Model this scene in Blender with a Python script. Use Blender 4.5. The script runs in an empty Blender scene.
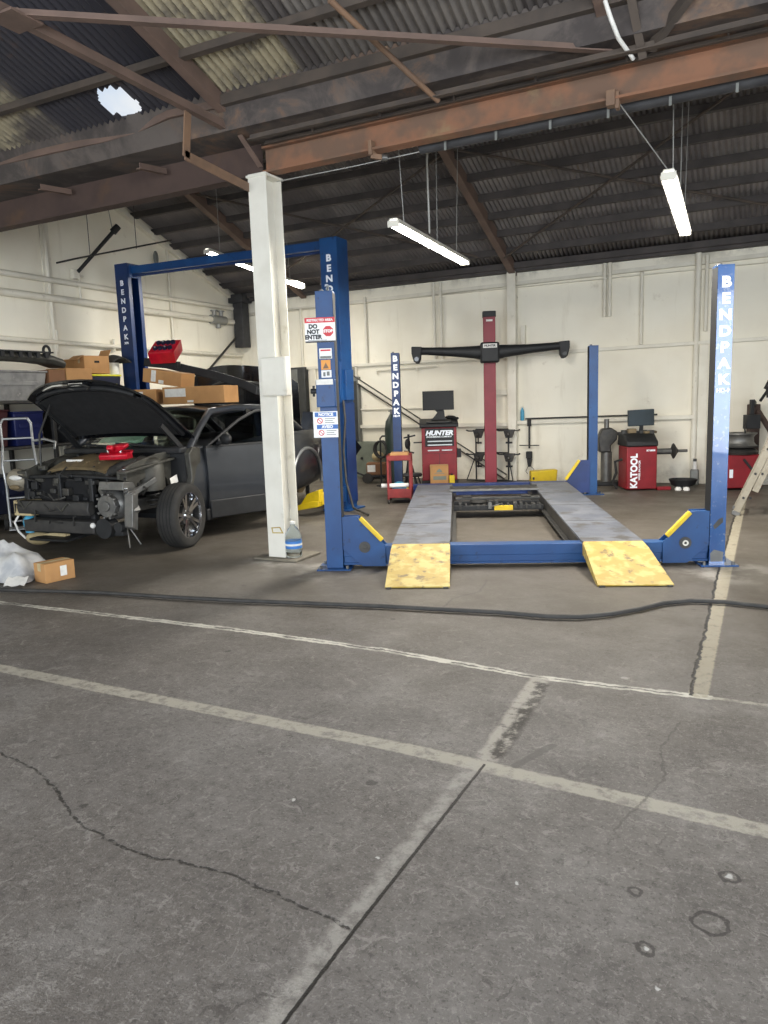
import bpy, bmesh, math, random
from mathutils import Vector, Matrix
from math import sin, cos, pi, radians as R
random.seed(7)
scene = bpy.context.scene
COL = scene.collection

# ------------------------------------------------------------------ helpers
def lin(c):
    c /= 255.0
    return c / 12.92 if c <= 0.04045 else ((c + 0.055) / 1.055) ** 2.4
def rgb(r, g, b):
    return (lin(r), lin(g), lin(b), 1.0)

class MB:
    """collects shapes that become ONE mesh object"""
    def __init__(s):
        s.v, s.f, s.sm, s.mi, s.cur = [], [], [], [], 0
    def add(s, vs, fs, smooth=False, M=None):
        o = len(s.v)
        for p in vs:
            p = Vector(p)
            s.v.append(M @ p if M is not None else p)
        for f in fs:
            s.f.append([i + o for i in f]); s.sm.append(smooth); s.mi.append(s.cur)
        return s
    def box(s, x0, x1, y0, y1, z0, z1, M=None):
        vs = [(x0,y0,z0),(x1,y0,z0),(x1,y1,z0),(x0,y1,z0),(x0,y0,z1),(x1,y0,z1),(x1,y1,z1),(x0,y1,z1)]
        return s.add(vs, [(0,3,2,1),(4,5,6,7),(0,1,5,4),(1,2,6,5),(2,3,7,6),(3,0,4,7)], False, M)
    def cbox(s, c, d, M=None):
        return s.box(c[0]-d[0]/2, c[0]+d[0]/2, c[1]-d[1]/2, c[1]+d[1]/2, c[2]-d[2]/2, c[2]+d[2]/2, M)
    def prism(s, poly, a, b, axis='y', M=None):
        """poly = 2-D outline; axis the extrusion axis between a and b"""
        n = len(poly)
        def P(p, t):
            return {'x': (t, p[0], p[1]), 'y': (p[0], t, p[1]), 'z': (p[0], p[1], t)}[axis]
        vs = [P(p, a) for p in poly] + [P(p, b) for p in poly]
        fs = [list(range(n)), list(range(2*n-1, n-1, -1))]
        fs += [(i, i+n, (i+1) % n + n, (i+1) % n) for i in range(n)]
        return s.add(vs, fs, False, M)
    def tube(s, pts, r, n=8, cap=True, M=None):
        pts = [Vector(p) for p in pts]
        rs = r if isinstance(r, (list, tuple)) else [r]*len(pts)
        rings, prev = [], None
        for i, p in enumerate(pts):
            t = ((pts[min(i+1, len(pts)-1)] - pts[max(i-1, 0)])).normalized()
            if prev is None:
                a = t.orthogonal().normalized()
            else:
                a = prev - t * prev.dot(t)
                a = a.normalized() if a.length > 1e-6 else t.orthogonal().normalized()
            prev = a; b = t.cross(a)
            rings.append([p + (a*cos(2*pi*k/n) + b*sin(2*pi*k/n))*rs[i] for k in range(n)])
        return s.loft(rings, cap, True, M)
    def loft(s, rings, cap=True, smooth=True, M=None, closed=True):
        n = len(rings[0]); vs = [p for r in rings for p in r]; fs = []
        for i in range(len(rings)-1):
            for k in range(n if closed else n-1):
                fs.append((i*n+k, i*n+(k+1) % n, (i+1)*n+(k+1) % n, (i+1)*n+k))
        s.add(vs, fs, smooth, M)
        if cap:
            o = len(s.v) - len(vs)
            s.f.append([o+k for k in range(n-1, -1, -1)]); s.sm.append(False); s.mi.append(s.cur)
            s.f.append([o+(len(rings)-1)*n+k for k in range(n)]); s.sm.append(False); s.mi.append(s.cur)
        return s
    def cyl(s, p0, p1, r0, r1=None, n=16, M=None):
        return s.tube([p0, p1], [r0, r0 if r1 is None else r1], n, True, M)
    def lathe(s, prof, n=24, M=None, cap=True, ring=False):
        if ring: prof = list(prof)+[prof[0]]; cap = False
        rings = [[Vector((r*cos(2*pi*k/n), r*sin(2*pi*k/n), z)) for k in range(n)] for r, z in prof]
        return s.loft(rings, cap, True, M)
    def bar(s, p0, p1, w, h, up=(0,0,1), M=None):
        """rectangular bar from p0 to p1, w sideways, h along up"""
        p0, p1 = Vector(p0), Vector(p1); t = (p1-p0).normalized(); u = Vector(up)
        a = t.cross(u)
        if a.length < 1e-4: a = t.cross(Vector((1,0,0)))
        a.normalize(); b = a.cross(t).normalized()
        q = [(-w/2,-h/2),(w/2,-h/2),(w/2,h/2),(-w/2,h/2)]
        return s.loft([[p + a*x + b*y for x, y in q] for p in (p0, p1)], True, False, M)
    def angle(s, p0, p1, w, t=.008, up=(0,0,1), M=None):
        """L angle iron"""
        p0, p1 = Vector(p0), Vector(p1); d = (p1-p0).normalized(); a = d.cross(Vector(up)).normalized(); b = a.cross(d).normalized()
        q = [(0,0),(w,0),(w,t),(t,t),(t,w),(0,w)]
        return s.loft([[p + a*x + b*y for x, y in q] for p in (p0, p1)], True, False, M)
    def sphere(s, c, r, n=12, M=None, sq=(1,1,1)):
        rings = []
        for i in range(1, n):
            th = pi*i/n
            rings.append([Vector((c[0]+r*sq[0]*sin(th)*cos(2*pi*k/n), c[1]+r*sq[1]*sin(th)*sin(2*pi*k/n), c[2]-r*sq[2]*cos(th))) for k in range(n)])
        return s.loft(rings, True, True, M)
    def shell(s, grid, t, M=None, smooth=True):
        """open grid of points given a thickness t along its normals"""
        nr, nc = len(grid), len(grid[0])
        g = [[Vector(p) for p in r] for r in grid]
        def nrm(i, j):
            a = g[min(i+1,nr-1)][j]-g[max(i-1,0)][j]; b = g[i][min(j+1,nc-1)]-g[i][max(j-1,0)]
            return a.cross(b).normalized()
        top = [p for r in g for p in r]
        bot = [g[i][j]-nrm(i,j)*t for i in range(nr) for j in range(nc)]
        N = nr*nc; fs = []
        for i in range(nr-1):
            for j in range(nc-1):
                q = (i*nc+j, (i+1)*nc+j, (i+1)*nc+j+1, i*nc+j+1)
                fs.append(q); fs.append(tuple(N+k for k in reversed(q)))
        edge = [(0,j) for j in range(nc)] + [(i,nc-1) for i in range(1,nr)] + [(nr-1,j) for j in range(nc-2,-1,-1)] + [(i,0) for i in range(nr-2,0,-1)]
        for k in range(len(edge)):
            a = edge[k][0]*nc+edge[k][1]; b = edge[(k+1)%len(edge)][0]*nc+edge[(k+1)%len(edge)][1]
            fs.append((a, b, N+b, N+a))
        return s.add(top+bot, fs, smooth, M)
    def text(s, string, size, M, depth=.002, bold=0.0, sx=1.0, shear=0.0, line=1.0):
        cu = bpy.data.curves.new('lettering', 'FONT')
        cu.body = string; cu.size = size; cu.align_x = 'CENTER'; cu.align_y = 'CENTER'
        cu.extrude = depth; cu.offset = bold; cu.shear = shear; cu.space_line = line; cu.resolution_u = 3
        o = bpy.data.objects.new('lettering', cu); COL.objects.link(o)
        bpy.context.view_layer.update()
        me = bpy.data.meshes.new_from_object(o.evaluated_get(bpy.context.evaluated_depsgraph_get()))
        S = Matrix.Diagonal((sx, 1, 1, 1))
        s.add([S @ v.co for v in me.vertices], [tuple(p.vertices) for p in me.polygons], False, M)
        bpy.data.objects.remove(o); bpy.data.curves.remove(cu); bpy.data.meshes.remove(me)
        return s

def frame(o, x, z):
    """matrix: text x -> x, text y -> z (up), facing x cross z"""
    x = Vector(x).normalized(); z = Vector(z).normalized(); n = x.cross(z)
    M = Matrix((x, z, n)).transposed().to_4x4(); M.translation = Vector(o)
    return M
def T(x=0, y=0, z=0, rz=0, rx=0, ry=0):
    return Matrix.Translation((x, y, z)) @ Matrix.Rotation(rz, 4, 'Z') @ Matrix.Rotation(ry, 4, 'Y') @ Matrix.Rotation(rx, 4, 'X')

def obj(name, mb, mat, parent=None, bevel=0.0, fix=True, seg=2):
    me = bpy.data.meshes.new(name)
    me.from_pydata([tuple(p) for p in mb.v], [], mb.f)
    for i, p in enumerate(me.polygons):
        p.use_smooth = mb.sm[i]; p.material_index = mb.mi[i]
    mats = mat if isinstance(mat, (list, tuple)) else [mat]
    for m in mats: me.materials.append(m)
    if fix:
        bm = bmesh.new(); bm.from_mesh(me); bmesh.ops.recalc_face_normals(bm, faces=bm.faces); bm.to_mesh(me); bm.free()
    me.update()
    me.set_sharp_from_angle(angle=R(50))
    o = bpy.data.objects.new(name, me); COL.objects.link(o)
    if parent is not None: o.parent = parent
    if bevel > 0:
        b = o.modifiers.new('edge', 'BEVEL'); b.width = bevel; b.segments = seg; b.limit_method = 'ANGLE'; b.angle_limit = R(40)
        b.harden_normals = False
    return o
def tag(o, label, cat, group=None):
    o['label'] = label; o['category'] = cat
    if group: o['group'] = group
    return o
def thing(name, label, cat, loc=(0,0,0), rotz=0, group=None):
    o = bpy.data.objects.new(name, None); COL.objects.link(o); o.empty_display_size = .1
    o.location = loc; o.rotation_euler = (0, 0, rotz)
    return tag(o, label, cat, group)
def struct(name, mb, mat, parent=None, bevel=0.0, label=None, fix=True):
    o = obj(name, mb, mat, parent, bevel, fix)
    if parent is None:
        o['kind'] = 'structure'
        if label: o['label'] = label
    return o
def kids(o): return [c for c in bpy.data.objects if c.parent == o]
def dup(root, loc, rotz, label, group=None):
    def cp(o, par):
        c = o.copy(); COL.objects.link(c)
        if par is not None: c.parent = par
        for k in kids(o): cp(k, c)
        return c
    r = cp(root, None); r.location = loc; r.rotation_euler = (0,0,rotz); r['label'] = label
    if group: r['group'] = group
    return r
def cut(o, cutter_mb):
    """boolean difference, applied for good"""
    c = obj('cutter', cutter_mb, [])if False else obj('cutter', cutter_mb, o.data.materials[0])
    m = o.modifiers.new('cut', 'BOOLEAN'); m.operation = 'DIFFERENCE'; m.object = c; m.solver = 'EXACT'
    bpy.context.view_layer.update()
    me = bpy.data.meshes.new_from_object(o.evaluated_get(bpy.context.evaluated_depsgraph_get()))
    o.modifiers.remove(m); o.data = me
    bpy.data.objects.remove(c)
    me.set_sharp_from_angle(angle=R(45))
    return o

# ------------------------------------------------------------------ materials
class NT:
    def __init__(s, mat):
        mat.use_nodes = True; s.t = mat.node_tree; s.n = s.t.nodes; s.l = s.t.links; s.n.clear()
        s.out = s.n.new('ShaderNodeOutputMaterial')
        s.co = s.n.new('ShaderNodeTexCoord')
    def put(s, sock, v):
        if v is None: return
        if isinstance(v, bpy.types.NodeSocket): s.l.new(v, sock)
        else: sock.default_value = v
    def math(s, op, a, b=None, c=None, clamp=False):
        n = s.n.new('ShaderNodeMath'); n.operation = op; n.use_clamp = clamp
        s.put(n.inputs[0], a); s.put(n.inputs[1], b); s.put(n.inputs[2], c); return n.outputs[0]
    def vec(s, op, a, b=None, scale=None):
        n = s.n.new('ShaderNodeVectorMath'); n.operation = op
        s.put(n.inputs[0], a); s.put(n.inputs[1], b)
        if scale is not None: s.put(n.inputs['Scale'], scale)
        return n.outputs['Value'] if op in ('DOT_PRODUCT', 'LENGTH', 'DISTANCE') else n.outputs[0]
    def noise(s, scale, detail=4, rough=.55, co=None, dist=0, color=False):
        n = s.n.new('ShaderNodeTexNoise'); n.inputs['Scale'].default_value = scale; n.inputs['Detail'].default_value = detail
        n.inputs['Roughness'].default_value = rough; n.inputs['Distortion'].default_value = dist
        s.l.new(co if co is not None else s.co.outputs['Object'], n.inputs['Vector'])
        return n.outputs['Color'] if color else n.outputs[0]
    def step(s, x, lo, hi, a=0.0, b=1.0):
        n = s.n.new('ShaderNodeMapRange'); n.interpolation_type = 'SMOOTHSTEP'
        s.put(n.inputs[0], x); n.inputs[1].default_value = lo; n.inputs[2].default_value = hi; s.put(n.inputs[3], a); s.put(n.inputs[4], b)
        return n.outputs[0]
    def mix(s, f, a, b):
        n = s.n.new('ShaderNodeMix'); n.data_type = 'RGBA'
        s.put(n.inputs[0], f); s.put(n.inputs[6], a); s.put(n.inputs[7], b); return n.outputs[2]
    def sep(s, v):
        n = s.n.new('ShaderNodeSeparateXYZ'); s.l.new(v, n.inputs[0]); return n.outputs
    def comb(s, x, y, z):
        n = s.n.new('ShaderNodeCombineXYZ'); s.put(n.inputs[0], x); s.put(n.inputs[1], y); s.put(n.inputs[2], z); return n.outputs[0]
    def bsdf(s, color, rough=.5, metal=0.0, bump=None, strength=.3, dist=.01, spec=.5, coat=0.0):
        b = s.n.new('ShaderNodeBsdfPrincipled')
        s.put(b.inputs['Base Color'], color); s.put(b.inputs['Roughness'], rough); s.put(b.inputs['Metallic'], metal)
        b.inputs['Specular IOR Level'].default_value = spec; b.inputs['Coat Weight'].default_value = coat
        if bump is not None:
            n = s.n.new('ShaderNodeBump'); n.inputs['Strength'].default_value = strength; n.inputs['Distance'].default_value = dist
            s.l.new(bump, n.inputs['Height']); s.l.new(n.outputs[0], b.inputs['Normal'])
        s.l.new(b.outputs[0], s.out.inputs[0]); s.b = b
        return b

MATS = {}
def mat(name, c1, c2=None, rough=.5, metal=0.0, scale=6, lo=.35, hi=.7, bump=0.0, bscale=40, coat=0.0, detail=5, dirt=None, dlo=.6, dhi=.75, dscale=9):
    """painted / metal / plastic surface: two tones mixed by noise, an optional third (wear or rust) in patches"""
    m = bpy.data.materials.new(name); k = NT(m)
    col = c1
    if c2 is not None:
        col = k.mix(k.step(k.noise(scale, detail), lo, hi), c1, c2)
    if dirt is not None:
        col = k.mix(k.step(k.noise(dscale, 8, .65), dlo, dhi), col, dirt)
    k.bsdf(col, rough, metal, k.noise(bscale, 3) if bump else None, bump, .004, coat=coat)
    MATS[name] = m
    return m

mat('blue_paint', rgb(8,58,110), rgb(14,70,124), .45, 0, 3, dirt=rgb(12,44,84), dlo=.60, dhi=.68, dscale=14)
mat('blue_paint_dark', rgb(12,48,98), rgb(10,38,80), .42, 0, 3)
mat('blue_paint_daylit', rgb(34,76,132), rgb(52,92,146), .2, .12, 5, dirt=rgb(110,126,152), dlo=.58, dhi=.66, dscale=24, coat=.9)  # lighter blue copy: daylight reflection on the front right post, worked into the colour
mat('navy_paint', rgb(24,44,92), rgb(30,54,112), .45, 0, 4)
mat('yellow_worn', rgb(166,140,62), rgb(184,164,94), .6, 0, 9, lo=.42, hi=.6, dirt=rgb(112,94,56), dlo=.54, dhi=.66, dscale=10, bump=.3, bscale=60)
mat('yellow_paint', rgb(214,184,24), rgb(196,166,34), .45, 0, 8)
mat('runway_steel', rgb(88,92,102), rgb(110,113,120), .5, .1, 3, dirt=rgb(74,72,70), dlo=.5, dhi=.66, dscale=4, bump=.3, bscale=90)
mat('white_lettering', rgb(238,242,248), None, .4)
mat('red_paint', rgb(122,12,24), rgb(138,18,31), .5, 0, 4)
mat('red_pale', rgb(136,34,48), rgb(120,24,37), .5, 0, 3)
mat('red_cart', rgb(132,34,30), rgb(112,26,24), .5, 0, 6)
mat('black_plastic', rgb(22,23,25), rgb(31,32,34), .6, 0, 8)
mat('black_gloss', rgb(14,15,18), rgb(18,19,23), .15, 0, 6, coat=.5)
mat('black_rubber', rgb(34,33,31), rgb(46,44,41), .8, 0, 9, bump=.2)
mat('black_fabric', rgb(17,17,18), rgb(26,26,27), .95, 0, 12, bump=.4, bscale=70)
mat('dark_grey_metal', rgb(58,58,58), rgb(78,76,72), .5, .5, 9, dirt=rgb(60,46,34), dlo=.6, dhi=.75)
mat('grey_metal', rgb(104,104,102), rgb(126,124,120), .45, .6, 9, dirt=rgb(70,62,52), dlo=.58, dhi=.75)
mat('aluminium', rgb(176,178,178), rgb(196,198,198), .38, .7, 9)
mat('worn_aluminium', rgb(138,130,114), rgb(156,148,132), .5, .3, 9, dirt=rgb(96,86,72), dlo=.55, dhi=.75)
mat('chrome', rgb(214,216,220), None, .14, 1.0)
mat('car_paint', rgb(62,65,70), rgb(68,71,76), .35, .5, 2, coat=.5)
mat('car_inner', rgb(74,73,67), rgb(58,56,51), .55, .2, 9, dirt=rgb(52,46,38), dlo=.55, dhi=.75)
mat('tan_plastic', rgb(118,102,74), rgb(96,82,60), .55, 0, 7, dirt=rgb(60,52,42), dlo=.55, dhi=.75)
mat('beige_plastic', rgb(190,174,134), rgb(168,150,112), .6, 0, 9)
mat('red_plastic', rgb(196,20,44), rgb(170,14,36), .35, 0, 9, coat=.3)
mat('cyan_plastic', rgb(56,142,178), rgb(80,164,196), .4, 0, 20)
mat('green_reflection_sheet', rgb(196,232,206), rgb(172,214,186), .8, 0, 14)
mat('cardboard', rgb(184,138,88), rgb(170,126,80), .85, 0, 5, bump=.15, bscale=60)
mat('cardboard_dark', rgb(128,90,62), rgb(118,82,56), .85, 0, 5)
mat('paper_label', rgb(228,226,220), rgb(214,212,206), .7, 0, 20)
mat('white_plastic_sheet', rgb(206,206,204), rgb(168,170,174), .4, 0, 7, bump=.5, bscale=16)
mat('clear_tote', rgb(150,148,144), rgb(124,122,120), .3, 0, 8, dirt=rgb(196,192,182), dlo=.6, dhi=.75)
mat('yellow_lid', rgb(216,214,40), None, .4)
mat('navy_plastic', rgb(30,36,60), rgb(24,28,46), .45, 0, 5)
mat('maroon_plastic', rgb(64,26,30), rgb(52,22,26), .5, 0, 5)
mat('blue_plastic', rgb(20,30,84), rgb(18,28,76), .45, 0, 5)
mat('white_paint', rgb(222,219,208), rgb(212,208,196), .5, 0, 3, dirt=rgb(186,178,160), dlo=.6, dhi=.8, dscale=5, bump=.1, bscale=50)
mat('wall_trim_paint', rgb(226,221,206), rgb(216,210,194), .55, 0, 4, dirt=rgb(168,160,140), dlo=.6, dhi=.8, dscale=6)
mat('rust_beam', rgb(134,94,70), rgb(108,84,68), .7, 0, 3, lo=.42, hi=.6, dirt=rgb(138,116,86), dlo=.55, dhi=.75, dscale=2.5, bump=.2)
mat('rust_beam_dark', rgb(78,62,56), rgb(66,52,48), .75, .1, 3, dirt=rgb(86,66,52), dlo=.55, dhi=.75, dscale=2.5, bump=.2)
mat('truss_brown', rgb(112,92,82), rgb(96,80,72), .7, 0, 4, bump=.2)
mat('truss_rust', rgb(132,104,82), rgb(112,90,74), .7, 0, 4, bump=.2)
mat('purlin_dark', rgb(78,73,71), rgb(64,60,59), .8, 0, 4)
mat('purlin_brown', rgb(84,74,66), rgb(68,61,56), .8, 0, 4)
mat('dark_duct', rgb(66,66,68), rgb(52,52,54), .6, .2, 5)
mat('panel_grey', rgb(120,122,118), rgb(104,106,102), .5, .1, 5)
mat('panel_dark', rgb(62,64,64), rgb(50,52,52), .5, .1, 5)
mat('bottle_green', rgb(38,52,44), rgb(30,42,36), .5, 0, 5)
mat('cabinet_green', rgb(118,124,112), rgb(104,110,98), .5, 0, 5)
mat('concrete_plate', rgb(120,114,100), rgb(104,98,88), .85, 0, 8, bump=.3)
mat('wire_grey', rgb(150,150,146), None, .5, .4)
mat('sign_white', rgb(232,232,230), None, .45)
mat('sign_red', rgb(196,34,44), None, .45)
mat('sign_blue', rgb(36,96,170), None, .45)
mat('sign_black', rgb(30,30,32), None, .5)
mat('sign_orange', rgb(222,150,60), None, .5)
mat('screen_black', rgb(14,15,17), None, .6)
mat('screen_teal', rgb(40,54,62), rgb(34,46,52), .5, 0, 6)
mat('water_blue', rgb(60,120,190), None, .4)
mat('hose_black', rgb(44,43,42), rgb(58,56,54), .6, 0, 12)
mat('deep_black', rgb(12,12,13), None, .8)

def glassy(name, color, rough=.05, alpha=None, trans=1.0, ior=1.45):
    m = bpy.data.materials.new(name); k = NT(m); b = k.bsdf(color, rough)
    b.inputs['Transmission Weight'].default_value = trans; b.inputs['IOR'].default_value = ior
    MATS[name] = m; return m
glassy('clear_bottle', (.86,.92,.95,1), .06, ior=1.15)
glassy('tinted_glass', (.10,.12,.12,1), .03, ior=1.3)
glassy('windshield_glass', (.75,.82,.78,1), .03, ior=1.3)
glassy('lamp_lens', (.9,.9,.88,1), .1)
def emit(name, color, strength):
    m = bpy.data.materials.new(name); k = NT(m)
    e = k.n.new('ShaderNodeEmission'); e.inputs[0].default_value = color; e.inputs[1].default_value = strength
    k.l.new(e.outputs[0], k.out.inputs[0]); MATS[name] = m
emit('tube_light', (1.0, .97, .90, 1), 22.0)
G_ = MATS
# ------------------------------------------------------------------ the shell of the building
# axes: +X along the back wall, +Y from the camera's bay into the back bay; the beam line stands at Y = 5.77
XL, XR, YB, YF = -9.47, 6.0, 12.5, -3.6
def floor_material():
    m = bpy.data.materials.new('stained_concrete'); k = NT(m)
    P = k.co.outputs['Object']
    wob = k.vec('SCALE', k.vec('SUBTRACT', k.noise(9, 4, .6, color=True), (.5,.5,.5)), scale=.05)
    fine = k.vec('SCALE', k.vec('SUBTRACT', k.noise(38, 3, .6, color=True), (.5,.5,.5)), scale=.022)
    p0 = k.vec('MULTIPLY', P, (1,1,0))
    pw = k.vec('MULTIPLY', k.vec('ADD', k.vec('ADD', P, wob), fine), (1,1,0))
    x, y, _ = k.sep(p0)[:3]
    xw, yw, _ = k.sep(pw)[:3]
    xf, yf, _ = k.sep(k.vec('ADD', p0, fine))[:3]
    big = k.noise(.55, 3, .5); mid = k.noise(2.6, 6, .6); fn = k.noise(22, 8, .7); grit = k.noise(150, 2, .6)
    col = k.mix(k.step(big, .35, .65), rgb(124,119,115), rgb(112,106,101))
    col = k.mix(k.math('MULTIPLY', k.step(mid, .45, .75), .55), col, rgb(146,142,138))
    col = k.mix(k.math('MULTIPLY', k.step(mid, .48, .28), .5), col, rgb(98,94,91))
    col = k.mix(k.math('MULTIPLY', k.step(fn, .52, .66), .4), col, rgb(158,153,148))
    col = k.mix(k.math('MULTIPLY', k.step(fn, .48, .36), .5), col, rgb(84,79,76))
    col = k.mix(k.math('MULTIPLY', k.step(k.noise(75, 4, .75), .54, .64), .5), col, rgb(168,163,157))
    col = k.mix(k.math('MULTIPLY', k.step(k.noise(60, 4, .75, dist=.5), .44, .36), .6), col, rgb(76,72,69))
    # scuffs: stretched noise in two directions
    for rot, sc, seed in ((.6, 3.2, 0), (-.9, 2.6, 11), (1.5, 3.8, 23), (.1, 5.0, 41), (-.4, 6.5, 57), (1.0, 7.5, 71)):
        vr = k.n.new('ShaderNodeVectorRotate'); vr.rotation_type = 'Z_AXIS'; vr.inputs['Angle'].default_value = rot; k.l.new(k.vec('ADD', P, k.vec('SCALE', wob, scale=4.0)), vr.inputs['Vector'])
        mp = k.n.new('ShaderNodeMapping'); k.l.new(vr.outputs[0], mp.inputs[0]); mp.inputs['Scale'].default_value = (1,6,1)
        mp.inputs['Location'].default_value = (seed,0,0)
        s_ = k.noise(sc, 5, .7, mp.outputs[0])
        col = k.mix(k.math('MULTIPLY', k.step(s_, .615, .655), .45), col, rgb(166,161,155))
        col = k.mix(k.math('MULTIPLY', k.step(s_, .365, .33), .55), col, rgb(80,75,72))
    # oil blotches at the working end; the even dirt tone also offsets lamp light
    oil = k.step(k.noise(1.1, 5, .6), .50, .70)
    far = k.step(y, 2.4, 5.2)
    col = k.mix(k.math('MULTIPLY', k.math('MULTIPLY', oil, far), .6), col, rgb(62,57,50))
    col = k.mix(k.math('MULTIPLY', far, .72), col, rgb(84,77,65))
    # chips and grease spots
    vo = k.n.new('ShaderNodeTexVoronoi'); vo.inputs['Scale'].default_value = 3.3; k.l.new(pw, vo.inputs['Vector'])
    spot = k.step(vo.outputs['Distance'], .085, .05)
    rnd = k.sep(vo.outputs['Color'])[0]
    col = k.mix(k.math('MULTIPLY', k.math('MULTIPLY', spot, k.step(rnd, .62, .66)), .75), col, rgb(64,60,57))
    col = k.mix(k.math('MULTIPLY', k.math('MULTIPLY', spot, k.step(rnd, .2, .16)), .6), col, rgb(176,172,166))
    # dusty light halos at the foot of the lift posts and the column
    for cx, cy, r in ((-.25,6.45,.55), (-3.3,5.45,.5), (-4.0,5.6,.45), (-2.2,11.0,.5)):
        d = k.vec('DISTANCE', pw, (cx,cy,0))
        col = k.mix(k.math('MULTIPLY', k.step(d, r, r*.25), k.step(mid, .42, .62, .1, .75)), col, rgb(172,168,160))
    heights = []
    def seg(a, b, p=None):
        ba = Vector((b[0]-a[0], b[1]-a[1], 0)); pa = k.vec('SUBTRACT', p if p is not None else pw, (a[0],a[1],0))
        t = k.math('DIVIDE', k.vec('DOT_PRODUCT', pa, tuple(ba)), ba.length_squared, clamp=True)
        return k.vec('LENGTH', k.vec('SUBTRACT', pa, k.vec('SCALE', tuple(ba), scale=t)))
    def poly(pts, p=None):
        d = None
        for a, b in zip(pts, pts[1:]):
            e = seg(a, b, p); d = e if d is None else k.math('MINIMUM', d, e)
        return d
    wear = k.noise(16, 6, .7); wear2 = k.noise(5, 5, .65)
    # white bay line across the floor
    paint = rgb(188,182,168)
    l2 = poly([(-9.4,2.66),(-3.8,2.665),(-1.3,2.665),(.1,2.59),(3,2.44)], k.vec('ADD', p0, fine))
    m2 = k.math('MULTIPLY', k.step(l2, .052, .038), k.step(wear, .36, .54, .30, .92))
    col = k.mix(m2, col, paint)
    # ragged painted seam farther in, with its crack
    l1 = poly([(-9.4,3.66),(-5.19,3.66),(-3.07,3.75),(-1.96,3.745),(-1.0,3.655),(-.2,3.70)])
    m1 = k.math('MULTIPLY', k.step(l1, .036, .022), k.step(wear2, .34, .54, .3, 1.0))
    col = k.mix(m1, col, rgb(222,218,206))
    l1b = poly([(-.2,3.70),(3,3.74)])
    col = k.mix(k.math('MULTIPLY', k.step(l1b, .02, .01), k.step(wear2, .45, .6, 0.1, .9)), col, rgb(180,176,162))
    crack1 = k.step(k.math('ABSOLUTE', k.math('SUBTRACT', l1, 0.0)), .009, .004)
    c1m = k.math('MULTIPLY', crack1, k.step(wear2, .62, .45))
    col = k.mix(k.math('MULTIPLY', c1m, .8), col, rgb(50,46,42)); heights.append(c1m)
    # painted strip that runs in along the lift, with the slab joint at its left edge
    ls = poly([(-.235,3.72),(-.235,6.5),(-.215,11.6)], k.vec('ADD', p0, fine))
    col = k.mix(k.math('MULTIPLY', k.step(ls, .05, .036), k.step(wear, .32, .5, .35, .85)), col, rgb(170,162,142))
    lj = poly([(-.27,3.70),(-.285,6.5),(-.26,11.6)])
    j1 = k.step(lj, .011, .005); col = k.mix(j1, col, rgb(36,33,30)); heights.append(j1)
    # sawn slab joint towards the camera: a dusty flank and a dark groove
    fl = poly([(-1.0,-3),(-.995,1.64),(-.985,2.64)])
    col = k.mix(k.math('MULTIPLY', k.step(fl, .05, .010), k.step(wear, .38, .58, .15, .75)), col, rgb(180,175,167))
    lj2 = poly([(-.965,-3),(-.962,1.64),(-.945,2.66)], k.vec('ADD', p0, k.vec('SCALE', fine, scale=.35)))
    j2 = k.step(lj2, .007, .004); col = k.mix(j2, col, rgb(44,41,38)); heights.append(j2)
    # broken-out patch between the two lines
    br = poly([(-.95,2.74),(-.985,3.62)])
    bm_ = k.step(br, .062, .035)
    col = k.mix(k.math('MULTIPLY', bm_, k.step(wear, .36, .5)), col, rgb(176,170,160))
    br2 = poly([(-.925,2.76),(-.945,3.55)])
    bd = k.step(br2, .045, .018); col = k.mix(k.math('MULTIPLY', bd, k.step(wear, .64, .46)), col, rgb(62,57,52)); heights.append(k.math('MULTIPLY', bd, .6))
    # chip lying beside it
    ch = poly([(-.83,2.70),(-.79,2.80),(-.74,2.93)], k.vec('ADD', p0, fine)); col = k.mix(k.math('MULTIPLY', k.step(ch, .022, .014), .7), col, rgb(92,88,84))
    # wandering crack
    cr = poly([(-3.3,2.0),(-2.89,1.95),(-2.57,1.90),(-2.34,1.80),(-2.12,1.70),(-1.93,1.66),(-1.74,1.65),(-1.44,1.68),(-1.16,1.65),(-.98,1.62)])
    c2m = k.math('MULTIPLY', k.step(cr, .0080, .0040), k.step(k.noise(30,5,.7), .58, .48, .15, 1.0)); col = k.mix(k.math('MULTIPLY', c2m, .9), col, rgb(46,43,40)); heights.append(c2m)
    cr3 = poly([(-1.93,5.55),(-1.86,5.2),(-1.98,4.95),(-1.95,4.7)]); col = k.mix(k.math('MULTIPLY', k.step(cr3, .012, .004), .6), col, rgb(62,58,53))
    cr4 = poly([(-3.6,4.35),(-3.0,4.95),(-2.5,5.4)], k.vec('ADD', p0, fine)); col = k.mix(k.math('MULTIPLY', k.step(cr4, .010, .004), .45), col, rgb(70,66,60))
    cr5 = poly([(-.28,3.35),(-.33,3.1),(-.29,2.8),(-.4,2.4)]); col = k.mix(k.math('MULTIPLY', k.step(cr5, .007, .003), .5), col, rgb(70,66,62))
    # tar rings
    for cx, cy, r in ((-.08,2.05,.042), (-.04,2.29,.026), (-.23,1.88,.022), (-.29,2.10,.018)):
        d = k.math('ABSOLUTE', k.math('SUBTRACT', k.vec('DISTANCE', pw, (cx,cy,0)), r))
        col = k.mix(k.math('MULTIPLY', k.step(d, .008, .003), .75), col, rgb(52,49,47))
    for cx, cy, r in ((-.04,2.29,.014), (-.23,1.88,.010), (-1.5,2.13,.012), (-.18,1.75,.008), (-.62,2.0,.010), (-1.05,1.95,.010)):
        col = k.mix(k.step(k.vec('DISTANCE', pw, (cx,cy,0)), r, r*.5), col, rgb(206,204,200))
    col = k.vec('SCALE', col, scale=.86)
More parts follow.
